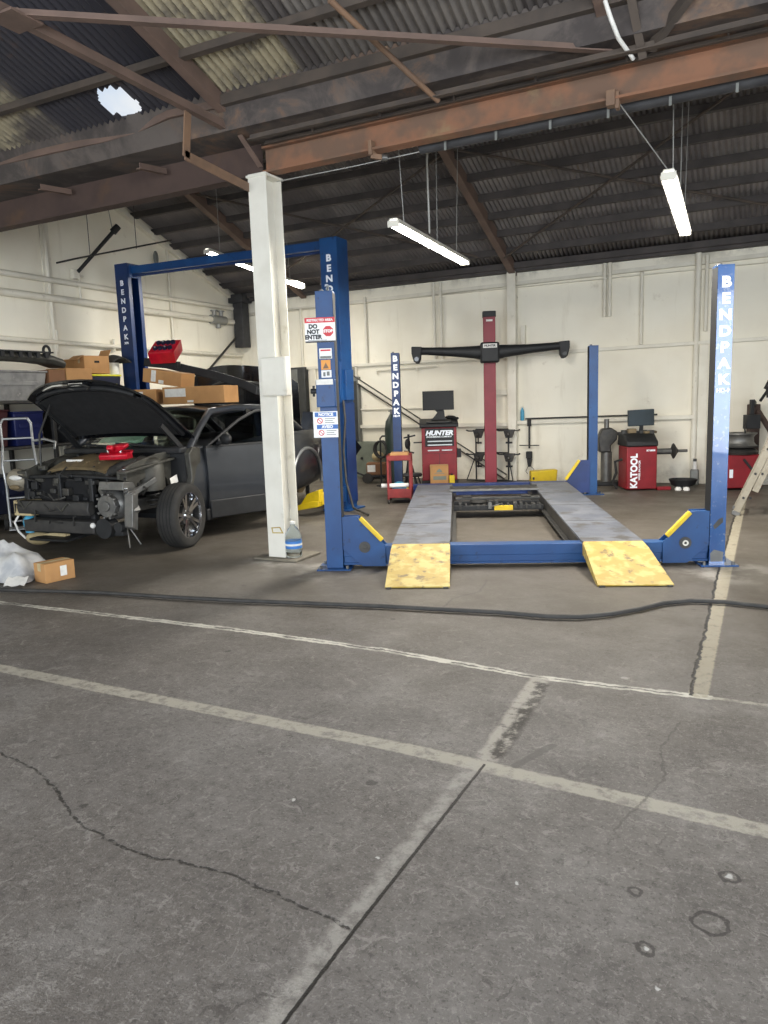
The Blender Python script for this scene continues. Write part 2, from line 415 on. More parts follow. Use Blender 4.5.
    h = k.math('ADD', k.math('MULTIPLY', fn, .5), k.math('MULTIPLY', grit, .45))
    h = k.math('ADD', h, k.math('MULTIPLY', mid, .3))
    for q in heights: h = k.math('SUBTRACT', h, q)
    k.bsdf(col, k.step(mid, .3, .7, .62, .48), 0, h, .6, .010, spec=.35)
    return m

def wall_material():
    m = bpy.data.materials.new('painted_block_wall'); k = NT(m)
    P = k.co.outputs['Object']; x, y, z = k.sep(P)[:3]
    col = k.mix(k.step(k.noise(.8, 4), .35, .7), rgb(240,235,219), rgb(230,223,205))
    mp = k.n.new('ShaderNodeMapping'); k.l.new(P, mp.inputs[0]); mp.inputs['Scale'].default_value = (2.6,2.6,.35)
    col = k.mix(k.math('MULTIPLY', k.step(k.noise(1.6, 6, .65, mp.outputs[0]), .55, .75), .35), col, rgb(186,174,150))
    col = k.mix(k.math('MULTIPLY', k.step(k.noise(3.5, 6, .7), .62, .75), .35), col, rgb(178,166,144))
    # soot stains under the eaves, kick marks near the floor
    soot = k.math('MULTIPLY', k.step(z, 3.25, 3.62), k.step(k.noise(2.2, 7, .7), .44, .62))
    col = k.mix(k.math('MULTIPLY', soot, k.step(y, 12.0, 12.3, 0, .8)), col, rgb(74,66,58))
    kick = k.math('MULTIPLY', k.step(z, .55, .0), k.step(k.noise(3.2, 6, .7), .45, .7))
    col = k.mix(k.math('MULTIPLY', kick, .45), col, rgb(140,128,110))
    k.bsdf(col, .75, 0, k.math('ADD', k.noise(30, 5, .7), k.math('MULTIPLY', k.noise(3, 3), 1.5)), .18, .006, spec=.25)
    return m
def roof_material():
    """old corrugated sheets: bare galvanised ones, tarred and rusty ones"""
    m = bpy.data.materials.new('corrugated_sheet'); k = NT(m)
    P = k.co.outputs['Object']; x, y, z = k.sep(P)[:3]
    sx = k.math('FLOOR', k.math('DIVIDE', x, .76)); sy = k.math('FLOOR', k.math('DIVIDE', y, 1.9))
    wn = k.n.new('ShaderNodeTexWhiteNoise'); wn.noise_dimensions = '3D'; k.l.new(k.comb(sx, sy, 0.0), wn.inputs['Vector'])
    r = wn.outputs['Value']
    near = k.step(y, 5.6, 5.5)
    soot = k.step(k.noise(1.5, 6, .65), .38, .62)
    base = k.mix(near, k.mix(k.step(r, .35, .8), rgb(128,122,120), rgb(150,144,140)), k.mix(k.step(r, .35, .8), rgb(92,86,83), rgb(116,110,104)))  # back-bay tones raised to stand in for strip-lamp light on the roof
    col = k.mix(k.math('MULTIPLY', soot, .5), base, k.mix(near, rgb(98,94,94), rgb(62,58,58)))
    # bare sheets in the bay of the camera
    bare = k.math('MULTIPLY', k.math('MULTIPLY', k.step(x, -4.15, -4.1), k.step(x, -3.22, -3.3)), near)
    bare2 = k.math('MULTIPLY', k.math('MULTIPLY', k.step(x, -5.75, -5.85), k.step(k.noise(1.3, 4), .40, .52)), near)
    bb = k.math('MAXIMUM', bare, bare2)
    col = k.mix(k.math('MULTIPLY', bb, k.step(k.noise(4, 6, .7), .66, .45, .25, 1.0)), col, rgb(158,148,124))
    navy = k.math('MULTIPLY', k.math('MULTIPLY', k.step(x, -4.05, -4.15), k.step(x, -5.9, -5.7)), near)
    col = k.mix(k.math('MULTIPLY', navy, .7), col, rgb(40,42,54))
    rust = k.step(k.noise(3.1, 8, .7), .60, .72)
    col = k.mix(k.math('MULTIPLY', rust, .5), col, rgb(98,72,52))
    b = k.bsdf(col, .6, .15, k.noise(25, 4), .15, .004, spec=.35)
    return m
def gutter_material():
    m = bpy.data.materials.new('rusted_gutter_sheet'); k = NT(m)
    n = k.noise(2.0, 8, .68, dist=.6); n2 = k.noise(1.1, 5, .6)
    col = k.mix(k.step(n, .4, .6), rgb(66,60,58), rgb(92,84,79))
    w = k.math('MULTIPLY', k.step(n, .56, .66), k.step(n2, .50, .62))
    col = k.mix(w, col, rgb(170,150,124))
    col = k.mix(k.math('MULTIPLY', k.step(n, .50, .58), k.step(n2, .46, .58, 0, .6)), col, rgb(112,84,64))
    k.bsdf(col, .75, .1, n, .3, .01)
    return m
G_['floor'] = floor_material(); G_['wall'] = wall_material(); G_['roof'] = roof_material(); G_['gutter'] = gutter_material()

struct('floor', MB().box(XL-.2, XR+9, YF-9, YB+.2, -.15, 0), G_['floor'])
def zc(y): return 3.95 + .38*abs(5.25-y) if y > .8 else 3.95 + .38*4.45 - .38*(.8-y)     # roof over the camera's bay
def zb(y): return 3.55 + .4*(12.5-y) if y > 9.1 else 3.55+.4*3.4 - .4*(9.1-y)            # roof over the back bay
struct('wall_back', MB().box(XL-.2, XR+.2, YB, YB+.2, 0, 3.58), G_['wall'])
gable = [(YF,0),(YB,0),(YB,3.60),(9.1,4.97),(6.1,3.78),(5.3,3.78),(5.25,4.0),(.8,5.70),(YF,4.03)]
struct('wall_left', MB().prism(gable, XL-.2, XL, 'x'), G_['wall'])
DY0, DY1, DZ = -3.0, 2.6, 3.3        # open roller door to the yard on the right
wr = MB().prism([(DY1,0),(YB,0),(YB,3.60),(9.1,4.97),(6.1,3.78),(5.3,3.78),(5.25,4.0),(DY1,4.0+.38*(5.25-DY1))], XR, XR+.2, 'x')
wr.prism([(YF,0),(DY0,0),(DY0,DZ),(DY1,DZ),(DY1,4.0+.38*(5.25-DY1)),(.8,5.70),(YF,4.03)], XR, XR+.2, 'x')
struct('wall_right', wr, G_['wall'])
# wall behind the camera with the open roller-door bay
fw_ = MB().box(XL, -6.6, YF-.2, YF, 0, 3.95).box(4.6, XR, YF-.2, YF, 0, 3.95).box(-6.6, 4.6, YF-.2, YF, 3.55, 3.95)
struct('wall_front', fw_, G_['wall'])

def corrugated(ylist, zf, hole=None):
    mb = MB(); pitch = .068; n = 6
    nx = int((XR-XL)/pitch*n)
    xs = [XL + pitch/n*i for i in range(nx+1)]
    W = len(xs); vs = []
    for y in ylist:
        for i, x in enumerate(xs):
            vs.append((x, y, zf(y) + .016*cos(2*pi*i/n)))
    fs = []
    for j in range(len(ylist)-1):
        for i in range(W-1):
            if hole:
                hx, hy, hr = hole; cx = (xs[i]+xs[i+1])/2; cy = (ylist[j]+ylist[j+1])/2
                a = math.atan2(cy-hy, cx-hx)
                if math.hypot(cx-hx, (cy-hy)*1.05) < hr*(1+.05*sin(5*a)+.04*sin(9*a+1)): continue
            fs.append((j*W+i, j*W+i+1, (j+1)*W+i+1, (j+1)*W+i))
    mb.add(vs, fs, True)
    return mb
hy = 5.105
ys = [YF, -1.5, .8, 3.0, 4.6, 4.85] + [4.88+.006*i for i in range(74)] + [5.33]
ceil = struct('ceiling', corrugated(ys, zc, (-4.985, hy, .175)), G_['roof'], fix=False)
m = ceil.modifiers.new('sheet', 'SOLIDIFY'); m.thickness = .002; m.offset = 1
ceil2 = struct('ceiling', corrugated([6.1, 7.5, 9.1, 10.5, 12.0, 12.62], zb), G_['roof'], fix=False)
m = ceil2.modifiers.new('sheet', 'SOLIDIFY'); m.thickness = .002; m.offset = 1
# ridge pieces keep the daylight out
struct('trim_1', MB().box(XL, XR, .7, .9, 5.62, 5.68).box(XL, XR, 8.95, 9.25, 4.86, 4.93), G_['purlin_dark'])
# valley gutter on the beam line: a trough of sheet
gp = [(5.26,3.96),(5.36,3.70),(6.10,3.70),(6.18,3.80),(6.19,3.80),(6.11,3.688),(5.352,3.688),(5.25,3.96)]
struct('trim_2', MB().prism(gp, XL, XR, 'x'), G_['gutter'])

# purlins of both bays
def purlins(ylist, zf, w, h, matname, nm):
    for y in ylist:
        struct(nm, MB().box(XL+.02, XR, y-w/2, y+w/2, zf(y)-.03-h, zf(y)-.035), G_[matname], bevel=.004)
purlins([12.33, 11.93, 11.47, 11.05, 10.63, 10.2, 9.75, 9.3], zb, .075, .10, 'purlin_dark', 'roof_beam')
purlins([4.80, 3.85, 2.9], zc, .07, .06, 'purlin_brown', 'roof_beam')
# eave purlin by the valley: right length straight, left length bent and peeling
struct('roof_beam', MB().bar((-4.1,5.27,3.885), (XR,5.25,3.885), .07, .08), G_['purlin_brown'], bevel=.004)
struct('roof_beam', MB().loft([[Vector((x, 5.30+dy+a, 3.875+dz+b)) for a, b in ((-.03,-.03),(.03,-.03),(.03,.03),(-.03,.03))] for x, dy, dz in ((XL,.02,-.01),(-7,.02,0),(-6,.0,-.02),(-5.4,.02,-.03),(-5.0,.03,-.02),(-4.6,-.02,.015),(-4.1,-.01,.0))], True, False), G_['truss_brown'], bevel=.004)
# rafters of the back bay
for x in (-3.8, -7.9, .6):
    struct('roof_beam', MB().bar((x,12.48,3.46), (x,9.12,4.74), .11, .16), G_['truss_brown'], bevel=.004)
# eave beam on top of the back wall
struct('roof_beam', MB().box(XL, XR, 12.36, 12.5, 3.44, 3.52), G_['purlin_dark'], bevel=.005)
# tie rods under the back roof
for a, b in (((-3.78,9.5,4.60),(-.08,11.5,3.80)), ((-3.7,9.5,4.60),(-7.8,11.6,3.72)), ((-3.78,11.9,3.6),(-.4,9.4,4.6)), ((-7.8,9.4,4.6),(-4.2,11.8,3.65))):
    struct('tie_beam', MB().tube([a,b], .017, 8), G_['purlin_brown'])

# the long beam on the columns: two rolled I lengths meeting over the column
def ibeam(p0, p1, h=.26, w=.13, tf=.018, tw=.012):
    p0, p1 = Vector(p0), Vector(p1); mb = MB()
    q = [(-w/2,0),(w/2,0),(w/2,tf),(tw/2,tf),(tw/2,h-tf),(w/2,h-tf),(w/2,h),(-w/2,h),(-w/2,h-tf),(-tw/2,h-tf),(-tw/2,tf),(-w/2,tf)]
    return mb.loft([[p + Vector((0,a,b)) for a, b in q] for p in (p0, p1)], True, False)
struct('beam', ibeam((-3.98,5.77,3.43),(XR,5.77,3.50), .215), G_['rust_beam'], label='rusty brown steel beam right of the white column')
struct('beam', ibeam((XL,5.77,3.40),(-4.02,5.77,3.42), .30), G_['rust_beam_dark'], label='dark brown steel beam left of the white column')
# wooden fascia / angle lines on top of the beam, stubs
struct('trim_3', MB().angle((-3.9,5.44,3.60),(XR,5.44,3.62),.05).angle((-3.9,5.66,3.63),(XR,5.66,3.66),.03), G_['purlin_brown'])
st = MB()
for i in range(9):
    x = -3.4+.62*i; st.box(x-.006,x+.006,5.60,5.62,3.63,3.69)
struct('trim_4', st, G_['purlin_brown'])
hk = MB()
for i in range(12):
    x = -2.35+.42*i; hk.box(x-.009,x+.009,5.89,5.90,3.39+.002*i,3.46)
struct('trim_5', hk, G_['panel_grey'])
struct('trim_38', MB().tube([(-2.6,5.98,3.47),(XR,5.98,3.53)], .05, 12), G_['dark_duct'])

# truss through the column line (X = -4.07) and the next one to its right
def truss(X, both=True):
    t = MB(); t.bar((X,5.66,3.765),(X,.9,5.30),.085,.12); 
    return t
struct('roof_beam', truss(-4.07), G_['truss_brown'], bevel=.004, label='rafter running up from the white column')
struct('roof_beam', truss(-1.02), G_['truss_brown'], bevel=.004, label='rafter right of the white column')
struct('roof_beam', truss(-7.4), G_['purlin_brown'], bevel=.004)
struct('brace_beam', MB().angle((-4.07,5.55,3.70),(-4.07,3.2,3.76),.06,.008), G_['truss_brown'], label='brown bottom tie meeting the column head')
struct('brace_beam', MB().angle((-4.07,5.42,3.74),(-4.05,5.74,3.49),.05,.008), G_['truss_brown'], label='short strut above the column head')
struct('brace_beam', MB().bar((-4.09,4.90,3.70),(-4.09,4.845,3.355),.012,.075,(0,1,0)).bar((-4.09,4.83,3.37),(-4.09,5.64,3.31),.012,.075), G_['truss_rust'], bevel=.002, label='bent knee bracket left of the column head')
struct('brace_beam', MB().angle((-4.07,3.38,3.76),(-1.0,5.50,3.655),.055,.008), G_['truss_brown'], label='long brown cross brace under the roof')
struct('brace_beam', MB().angle((-4.07,3.40,3.77),(-6.2,2.6,3.9),.06,.008).box(-4.2,-3.98,3.28,3.5,3.75,3.765), G_['truss_brown'], label='brace end plate at the upper left')
struct('brace_beam', MB().tube([(-2.23,5.47,3.60),(-2.50,4.4,3.90)], .02, 8), G_['truss_rust'], label='thin rusty stay between brace and beam')
struct('brace_beam', MB().bar((-.80,5.50,3.60),(-.85,5.12,3.95),.05,.06,(0,1,0)).bar((-.75,5.5,3.64),(-.2,4.9,3.95),.05,.06), G_['purlin_brown'], label='dark struts right of the long brace')
for x, l in ((-5.05,.32),(-6.3,.35)):
    struct('brace_beam', MB().angle((x,5.70,3.585),(x-.02,5.70-l,3.56),.05,.008), G_['truss_brown'], label='short outrigger on the dark beam' if x > -6 else 'short outrigger at the left edge')

# the column: an H section, plate below, cap above
col = MB()
cx, cy, hw, hd, tf, tw = -4.03, 5.80, .095, .12, .014, .012
q = [(-hw,-hd),(hw,-hd),(hw,-hd+tf),(tw,-hd+tf),(tw,hd-tf),(hw,hd-tf),(hw,hd),(-hw,hd),(-hw,hd-tf),(-tw,hd-tf),(-tw,-hd+tf),(-hw,-hd+tf)]
col.prism([(cx+a,cy+b) for a, b in q], .02, 3.43, 'z').box(cx-.11,cx+.11,cy-.13,cy+.13,3.40,3.42)
c_ = struct('column', col, G_['white_paint'], bevel=.002, label='white painted steel column')
struct('base_plate', MB().box(cx-.22,cx+.26,cy-.2,cy+.22,0,.022), G_['concrete_plate'], c_, bevel=.006)
struct('patch', MB().prism([(cx-.05,.30),(cx+.05,.31),(cx+.085,.25),(cx-.04,.245)], cy-.1215, cy-.1205, 'y'), G_['yellow_worn'], c_)
struct('patch', MB().prism([(cx-.035,.292),(cx+.04,.30),(cx+.065,.26),(cx-.03,.256)], cy-.122, cy-.1212, 'y'), G_['white_paint'], c_)

# ---------------- girts, studs and pipes painted with the walls
def trim(n, mb, m='wall_trim_paint', bevel=.002): return struct('trim_%d' % n, mb, G_[m], None, bevel)
XE = XR
trim(6, MB().angle((XL+.01,12.5,3.16),(XE,12.5,3.36),.07,.008,(0,0,1)).box(XL,XE,12.43,12.5,3.20,3.208))
trim(7, MB().bar((XL+.02,12.46,2.09),(-3.9,12.46,2.09),.06,.05).bar((-3.75,12.46,2.11),(XE,12.46,2.19),.06,.05))
trim(8, MB().bar((XL+.02,12.455,.955),(-3.9,12.455,.955),.07,.06).bar((-3.75,12.455,.985),(-.96,12.455,1.03),.07,.06))
trim(9, MB().box(-3.89,-3.74,12.36,12.372,0,3.48).box(-3.89,-3.74,12.488,12.5,0,3.48).box(-3.822,-3.808,12.37,12.49,0,3.48))
for i, (x, z0, z1) in enumerate(((-2.33,2.62,3.46),(-2.25,2.62,3.46),(-1.77,2.16,3.25),(-.97,0,3.44),(-.85,2.3,3.4),(-6.60,2.1,3.3),(-5.24,2.1,3.42),(-5.11,2.1,3.42),(-8.0,2.1,3.2),(2.0,0,3.4))):
    trim(10+i, MB().tube([(x,12.465,z0),(x,12.465,z1)], .028 if i != 3 else .045, 10))
trim(21, MB().box(-1.0,-.80,12.47,12.5,0,2.12))
trim(22, MB().box(-3.67,-3.60,12.42,12.5,2.25,2.58))
trim(23, MB().bar((-6.95,12.43,1.90),(-3.95,12.43,.06),.05,.055,(0,0,1)))
struct('trim_40', MB().bar((-6.93,12.40,1.94),(-3.93,12.40,.10),.03,.014).bar((-6.97,12.40,1.86),(-3.97,12.40,.02),.03,.012), G_['dark_grey_metal'])  # dark strips along the diagonal brace stand for its shadow lines
trim(24, MB().tube([(-6.84,12.47,.5),(-6.84,12.47,2.08)], .018, 8).tube([(-6.84,12.47,1.27),(-5.0,12.47,1.27)], .015, 8))
trim(25, MB().tube([(-6.4,12.46,1.97),(-5.2,12.46,2.0)], .016, 8).tube([(-6.4,12.46,1.9),(-6.4,12.46,1.99)],.016,8).tube([(-5.6,12.46,1.92),(-5.6,12.46,1.99)],.016,8))
trim(26, MB().bar((-4.2,12.46,1.5),(-3.9,12.46,1.5),.05,.09).box(-4.22,-4.19,12.40,12.46,1.40,1.62))
struct('trim_27', MB().tube([(-3.6,12.42,1.045),(-1.5,12.42,1.075)], .014, 8), G_['dark_grey_metal'])
# left wall: pipes at three heights, rake board, drops, brace
trim(28, MB().tube([(XL+.06,4.2,3.36),(XL+.06,12.44,3.30)], .042, 12))
trim(29, MB().tube([(XL+.06,4.2,3.10),(XL+.06,12.44,3.04)], .055, 12))
trim(30, MB().tube([(XL+.05,4.2,2.48),(XL+.05,12.44,2.40)], .035, 10))
trim(31, MB().tube([(XL+.03,7.97,.3),(XL+.03,7.97,4.28)], .03, 8).box(XL,XL+.02,7.9,8.05,.3,4.28))
trim(32, MB().tube([(XL+.04,10.5,2.2),(XL+.04,10.5,4.2)], .022, 8))
trim(33, MB().bar((XL+.05,9.12,4.74),(XL+.05,12.45,3.41),.08,.07))
trim(34, MB().tube([(XL+.06,8.5,3.12),(XL+.06,8.5,3.46)], .02, 8).tube([(XL+.06,8.42,3.46),(XL+.06,8.58,3.46)], .02, 8))
trim(35, MB().tube([(XL+.05,8.0,2.3),(XL+.05,8.0,2.62)], .016, 8).tube([(XL+.05,9.1,2.35),(XL+.05,9.1,2.55)], .02, 8))
struct('trim_36', MB().tube([(XL+.1,11.2,2.0),(XL+.1,12.46,2.92)], .022, 8), G_['dark_grey_metal'])
struct('trim_37', MB().tube([(XL+.25,7.95,3.55),(XL+.25,8.3,3.66),(XL+.25,10.4,4.27)], .013, 8).tube([(XL+.25,8.58,3.72),(XL+.25,8.58,4.66)], .005, 6).tube([(XL+.25,9.56,4.0),(XL+.25,9.56,4.69)], .005, 6), G_['dark_grey_metal'])
struct('trim_39', MB().box(XL+.08,XL+.30,12.2,12.42,2.55,3.55).box(XL+.02,XL+.36,12.14,12.46,3.4,3.56), G_['dark_duct'], bevel=.01)
# ------------------------------------------------------------------ four-post lift (local x along its front beam, y away from the camera)
LA = R(21.3)
def stack(mb, word, o, x, z, size, step, depth=.0015, bold=.012, sx=1.0):
    """letters one below the other, on a face with text direction x and up z"""
    up = Vector(z)
    for i, ch in enumerate(word):
        mb.text(ch, size, frame(Vector(o) - up*step*i, x, z), depth, bold, sx)
    return mb
lift = thing('four_post_lift', 'blue four-post drive-on car lift with two grey runways and yellow ramps', 'car lift', (-1.788,6.105,0), LA)
def cpost(cx, cy, h, s, w=.155, d=.14, t=.008, lip=.006):
    """C channel, open towards the middle of the lift (s = +1: open side +x)"""
    x0, x1, y0, y1 = cx-w/2, cx+w/2, cy-d/2, cy+d/2
    if s > 0: q = [(x1,y0),(x0,y0),(x0,y1),(x1,y1),(x1,y1-lip),(x1-t,y1-lip),(x1-t,y1-t),(x0+t,y1-t),(x0+t,y0+t),(x1-t,y0+t),(x1-t,y0+lip),(x1,y0+lip)]
    else: q = [(x0,y0),(x1,y0),(x1,y1),(x0,y1),(x0,y1-lip),(x0+t,y1-lip),(x0+t,y1-t),(x1-t,y1-t),(x1-t,y0+t),(x0+t,y0+t),(x0+t,y0+lip),(x0,y0+lip)]
    return MB().prism(q, .012, h, 'z').box(x0,x1,y0,y1,h-.006,h+.006)
def base_plate(cx, cy, parent, m='blue_paint'):
    b = obj('base_plate', MB().box(cx-.15,cx+.15,cy-.15,cy+.13,0,.014), G_[m], parent, .003)
    for a in (-.115,.115):
        for c in (-.115,.095): obj('anchor_bolt', MB().cyl((cx+a,cy+c,.012),(cx+a,cy+c,.04),.014,n=6), G_['grey_metal'], b)
    return b
POSTS = [(-1.625,.05,2.345,1,'blue_paint',.145), (1.575,.05,2.40,-1,'blue_paint_daylit',.125), (-1.42,4.76,2.10,1,'blue_paint_dark',.12), (1.375,4.64,2.09,-1,'blue_paint',.125)]
post_obs = []
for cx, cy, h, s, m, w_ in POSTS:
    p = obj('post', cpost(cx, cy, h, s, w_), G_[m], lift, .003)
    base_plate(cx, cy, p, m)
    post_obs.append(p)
    xi = cx + s*(w_/2-.004)
    obj('side_shade_strip', MB().box(min(xi,xi+s*.006),max(xi,xi+s*.006),cy-.066,cy+.0695,.25,h-.008), G_['deep_black'], p)  # added black strip, paints the open side of the channel as shaded
    obj('top_bolt', MB().cyl((cx-.03,cy,h),(cx-.03,cy,h+.025),.018,n=10), G_['grey_metal'], p)
# lettering on front right and rear left post
obj('lettering', MB().text('HD-9', .045, frame((1.578,-.0205,1.43),(1,0,0),(0,0,1)), .001, .002), G_['white_lettering'], post_obs[1])
L = stack(MB(), 'BENDPAK', (1.578,-.0205,2.27), (1,0,0), (0,0,1), .112, .126, .0012, .006, 1.12)
obj('lettering', L, G_['white_lettering'], post_obs[1])
obj('lettering', MB().text('HD-9', .04, frame((-1.42,4.76-.0705,1.20),(1,0,0),(0,0,1)), .001, .002), G_['white_lettering'], post_obs[2])
L = stack(MB(), 'BENDPAK', (-1.42,4.76-.0705,2.02), (1,0,0), (0,0,1), .112, .125, .0012, .006, 1.05)
obj('lettering', L, G_['white_lettering'], post_obs[2])
# bare-metal scrape low on the front right post
obj('scrape_mark', MB().prism([(1.55,.30),(1.615,.36),(1.61,.40),(1.58,.385),(1.535,.33)], -.0212, -.0202, 'y'), G_['dark_grey_metal'], post_obs[1])
obj('scrape_mark', MB().prism([(1.525,.03),(1.62,.03),(1.625,.11),(1.55,.13),(1.52,.10)], -.0212, -.0202, 'y'), G_['grey_metal'], post_obs[1])

# cross beams: channel with a lip along the front, gussets with yellow edge pads
def crossbeam(y0, xl, xr, m, gus=True):
    b = MB().box(xl, xr, y0, y0+.14, .105, .195).box(xl, xr, y0+.012, y0+.13, .03, .106).box(xl, xr, y0-.004, y0+.012, .03, .05)
    o = obj('crossbeam', b, G_[m], lift, .004)
    if gus:
        for s in (-1, 1):
            e = xr if s > 0 else xl
            def X(d): return e - s*d
            q = [(X(0),.455),(X(.13),.455),(X(.37),.20),(X(.37),.02),(X(.17),.02),(X(0),.17)]
            g = obj('gusset', MB().prism(q, y0-.014, y0-.004, 'y').prism(q, y0+.10, y0+.11, 'y').prism([(X(0),.445),(X(.13),.445),(X(.14),.43),(X(.0),.43)], y0-.01, y0+.1, 'y'), G_[m], o, .002)
            u = Vector((X(.37)-X(.13), 0, .20-.455)).normalized(); nn = Vector((-u.z, 0, u.x)) * (1 if s < 0 else -1)
            if nn.z < 0: nn = -nn
            a = Vector((X(.15),y0-.02,.44))+nn*.012; c = Vector((X(.335),y0-.02,.243))+nn*.012
            obj('edge_pad', MB().bar(a, c, .05, .034, nn), G_['yellow_paint'], g, .006)
            bx, bz = X(.19), .19
            k = MB().cyl((bx,y0-.018,bz),(bx,y0-.012,bz),.05,n=20)
            obj('pulley_plate', k, G_['dark_grey_metal'], g)
            k = MB().lathe([(.012,-.004),(.024,-.004),(.024,.006),(.012,.006)], 16, Matrix.Translation((bx,y0-.022,bz)) @ Matrix.Rotation(pi/2,4,'X'), ring=True)
            obj('pulley_pin', k, G_['white_paint' if s > 0 else 'dark_grey_metal'], g)
    return o
crossbeam(0.0, -1.55, 1.51, 'blue_paint')
rb = crossbeam(4.57, -1.36, 1.31, 'navy_paint', False)
g = MB().prism([(1.33,.50),(1.20,.50),(.99,.20),(.99,.03),(1.33,.03)], 4.555, 4.567, 'y')
g = obj('gusset', g, G_['navy_paint'], rb, .002)
obj('edge_pad', MB().bar((1.18,4.55,.50),(.99,4.55,.225),.04,.03,(0,-1,0)), G_['yellow_paint'], g, .004)
# runways: channel with side rails, deck, far wheel stop
for cx, yn in ((-.875,.01),(.735,.01)):
    w = .50
    dk = MB().box(cx-w/2,cx+w/2,yn,4.40,.196,.212).box(cx-w/2,cx-w/2+.02,yn,4.55,.08,.196).box(cx+w/2-.02,cx+w/2,yn,4.55,.08,.196)
    r_ = obj('runway', dk, G_['runway_steel'], lift, .003)
    for y in (1.05,2.15,3.25): obj('deck_seam', MB().box(cx-w/2+.002,cx+w/2-.002,y,y+.012,.2118,.2135), G_['dark_grey_metal'], r_)
    inner = cx + (w/2 if cx < 0 else -w/2); sgn = 1 if cx < 0 else -1
    obj('inner_ledge', MB().box(min(inner,inner+sgn*.05),max(inner,inner+sgn*.05),.2,4.4,.075,.09).box(min(inner,inner+sgn*.006),max(inner,inner+sgn*.006),.2,4.4,.09,.2), G_['dark_grey_metal'], r_)
    # ramp: bent plate with turned-down side flanges and two feet
    a, b_ = cx-w/2, cx+w/2
    sl_, sr_ = (.0, .0) if cx < 0 else (.0, .055)
    top = [[(a+.005,-.005,.208),(cx,-.005,.21),(b_-.005,-.005,.208)],[(a-sl_*.17,-.12,.186),(cx,-.12,.187),(b_+sr_*.17,-.12,.186)],[(a-sl_*.58,-.42,.10),(cx,-.42,.101),(b_+sr_*.58,-.42,.10)],[(a-sl_,-.72,.016),(cx,-.72,.017),(b_+sr_,-.72,.016)]]
    rp = obj('approach_ramp', MB().shell(top, .012, None, False), G_['yellow_worn'], r_)
    for e in (a+.004, b_-.004):
        obj('side_flange', MB().prism([(-.01,.20),(-.70,.012),(-.70,.0),(-.62,.0),(-.01,.11)], e-.004, e+.004, 'x'), G_['yellow_worn'], rp)
    for e in (a-sl_+.01, b_+sr_-.05):
        obj('ramp_foot', MB().box(e,e+.04,-.735,-.70,0,.012), G_['dark_grey_metal'], rp)
    obj('hinge', MB().cyl((a+.01,-.004,.200),(b_-.01,-.004,.200),.011,n=10), G_['yellow_worn'], rp)
# power switch box, stickers and signs on the front left post
fy = .05-.07
px_ = -1.625
bx = obj('control_box', MB().box(px_-.085,px_+.075,fy-.075,fy-.002,1.40,1.63), G_['blue_paint'], lift, .006)
obj('switch_knob', MB().cyl((px_-.085,fy-.04,1.535),(px_-.135,fy-.04,1.535),.022,n=12).box(px_-.12,px_-.10,fy-.045,fy-.035,1.49,1.58), G_['black_plastic'], bx)
def plate(name, x0, x1, z0, z1, y, m, parent, t=.003, bev=0): return obj(name, MB().box(x0,x1,y-t,y,z0,z1), G_[m], parent, bev)
def ftxt(s, size, x, z, y, **k): return MB().text(s, size, frame((x,y,z),(1,0,0),(0,0,1)), .0006, **k)
# DO NOT ENTER
sx = px_-.04; y1 = fy-.006
sg = plate('warning_sign', sx-.135, sx+.135, 1.905, 2.12, y1, 'sign_white', lift, .004)
t = plate('sign_header', sx-.135, sx+.135, 2.075, 2.12, y1-.004, 'sign_red', sg, .001)
obj('lettering', ftxt('RESTRICTED AREA', .028, sx, 2.097, y1-.0056, bold=.001), G_['sign_white'], t)
tx = MB()
for i, w in enumerate(('DO','NOT','ENTER')): tx.text(w, .05, frame((sx-.062,y1-.0046,2.043-.046*i),(1,0,0),(0,0,1)), .0006, .003)
obj('lettering', tx, G_['sign_black'], sg); sg.scale = (.94,1,.94); sg.location = (sx*.06,0,2.03*.06+.022)
oc = [(sx+.072+.048*cos(pi/8+pi/4*i), 2.0+.048*sin(pi/8+pi/4*i)) for i in range(8)]
st_ = obj('stop_symbol', MB().prism(oc, y1-.0052, y1-.004, 'y'), G_['sign_red'], sg)
obj('lettering', ftxt('STOP', .034, sx+.072, 2.0, y1-.0058, bold=.002), G_['sign_white'], st_)
obj('sign_footer', MB().box(sx-.135,sx+.135,y1-.005,y1-.004,1.905,1.918).box(sx-.11,sx+.06,y1-.0051,y1-.004,1.922,1.926), G_['sign_black'], sg)
# small stickers
s1 = plate('sticker', px_-.055, px_+.05, 1.80, 1.885, fy-.004, 'sign_white', lift, .001)
obj('sticker_print', MB().box(px_-.045,px_+.04,fy-.0056,fy-.005,1.862,1.876), G_['sign_red'], s1)
obj('sticker_print', MB().box(px_-.05,px_+.045,fy-.0056,fy-.005,1.802,1.822), G_['panel_grey'], s1)
s2 = plate('sticker', px_-.045, px_+.035, 1.71, 1.79, fy-.004, 'sign_orange', lift, .001)
obj('sticker_print', MB().prism([(px_-.03,1.72),(px_+.02,1.72),(px_-.005,1.77)], fy-.0056, fy-.005, 'y'), G_['truss_rust'], s2)
s3 = plate('sticker', px_-.045, px_+.04, 1.645, 1.705, fy-.004, 'sign_white', lift, .001)
obj('sticker_print', MB().box(px_-.03,px_-.01,fy-.0056,fy-.005,1.655,1.69).box(px_+.0,px_+.025,fy-.0056,fy-.005,1.66,1.695), G_['panel_grey'], s3)
plate('sticker', px_-.08, px_+.06, 1.585, 1.63, fy-.0755, 'paper_label', bx, .001)
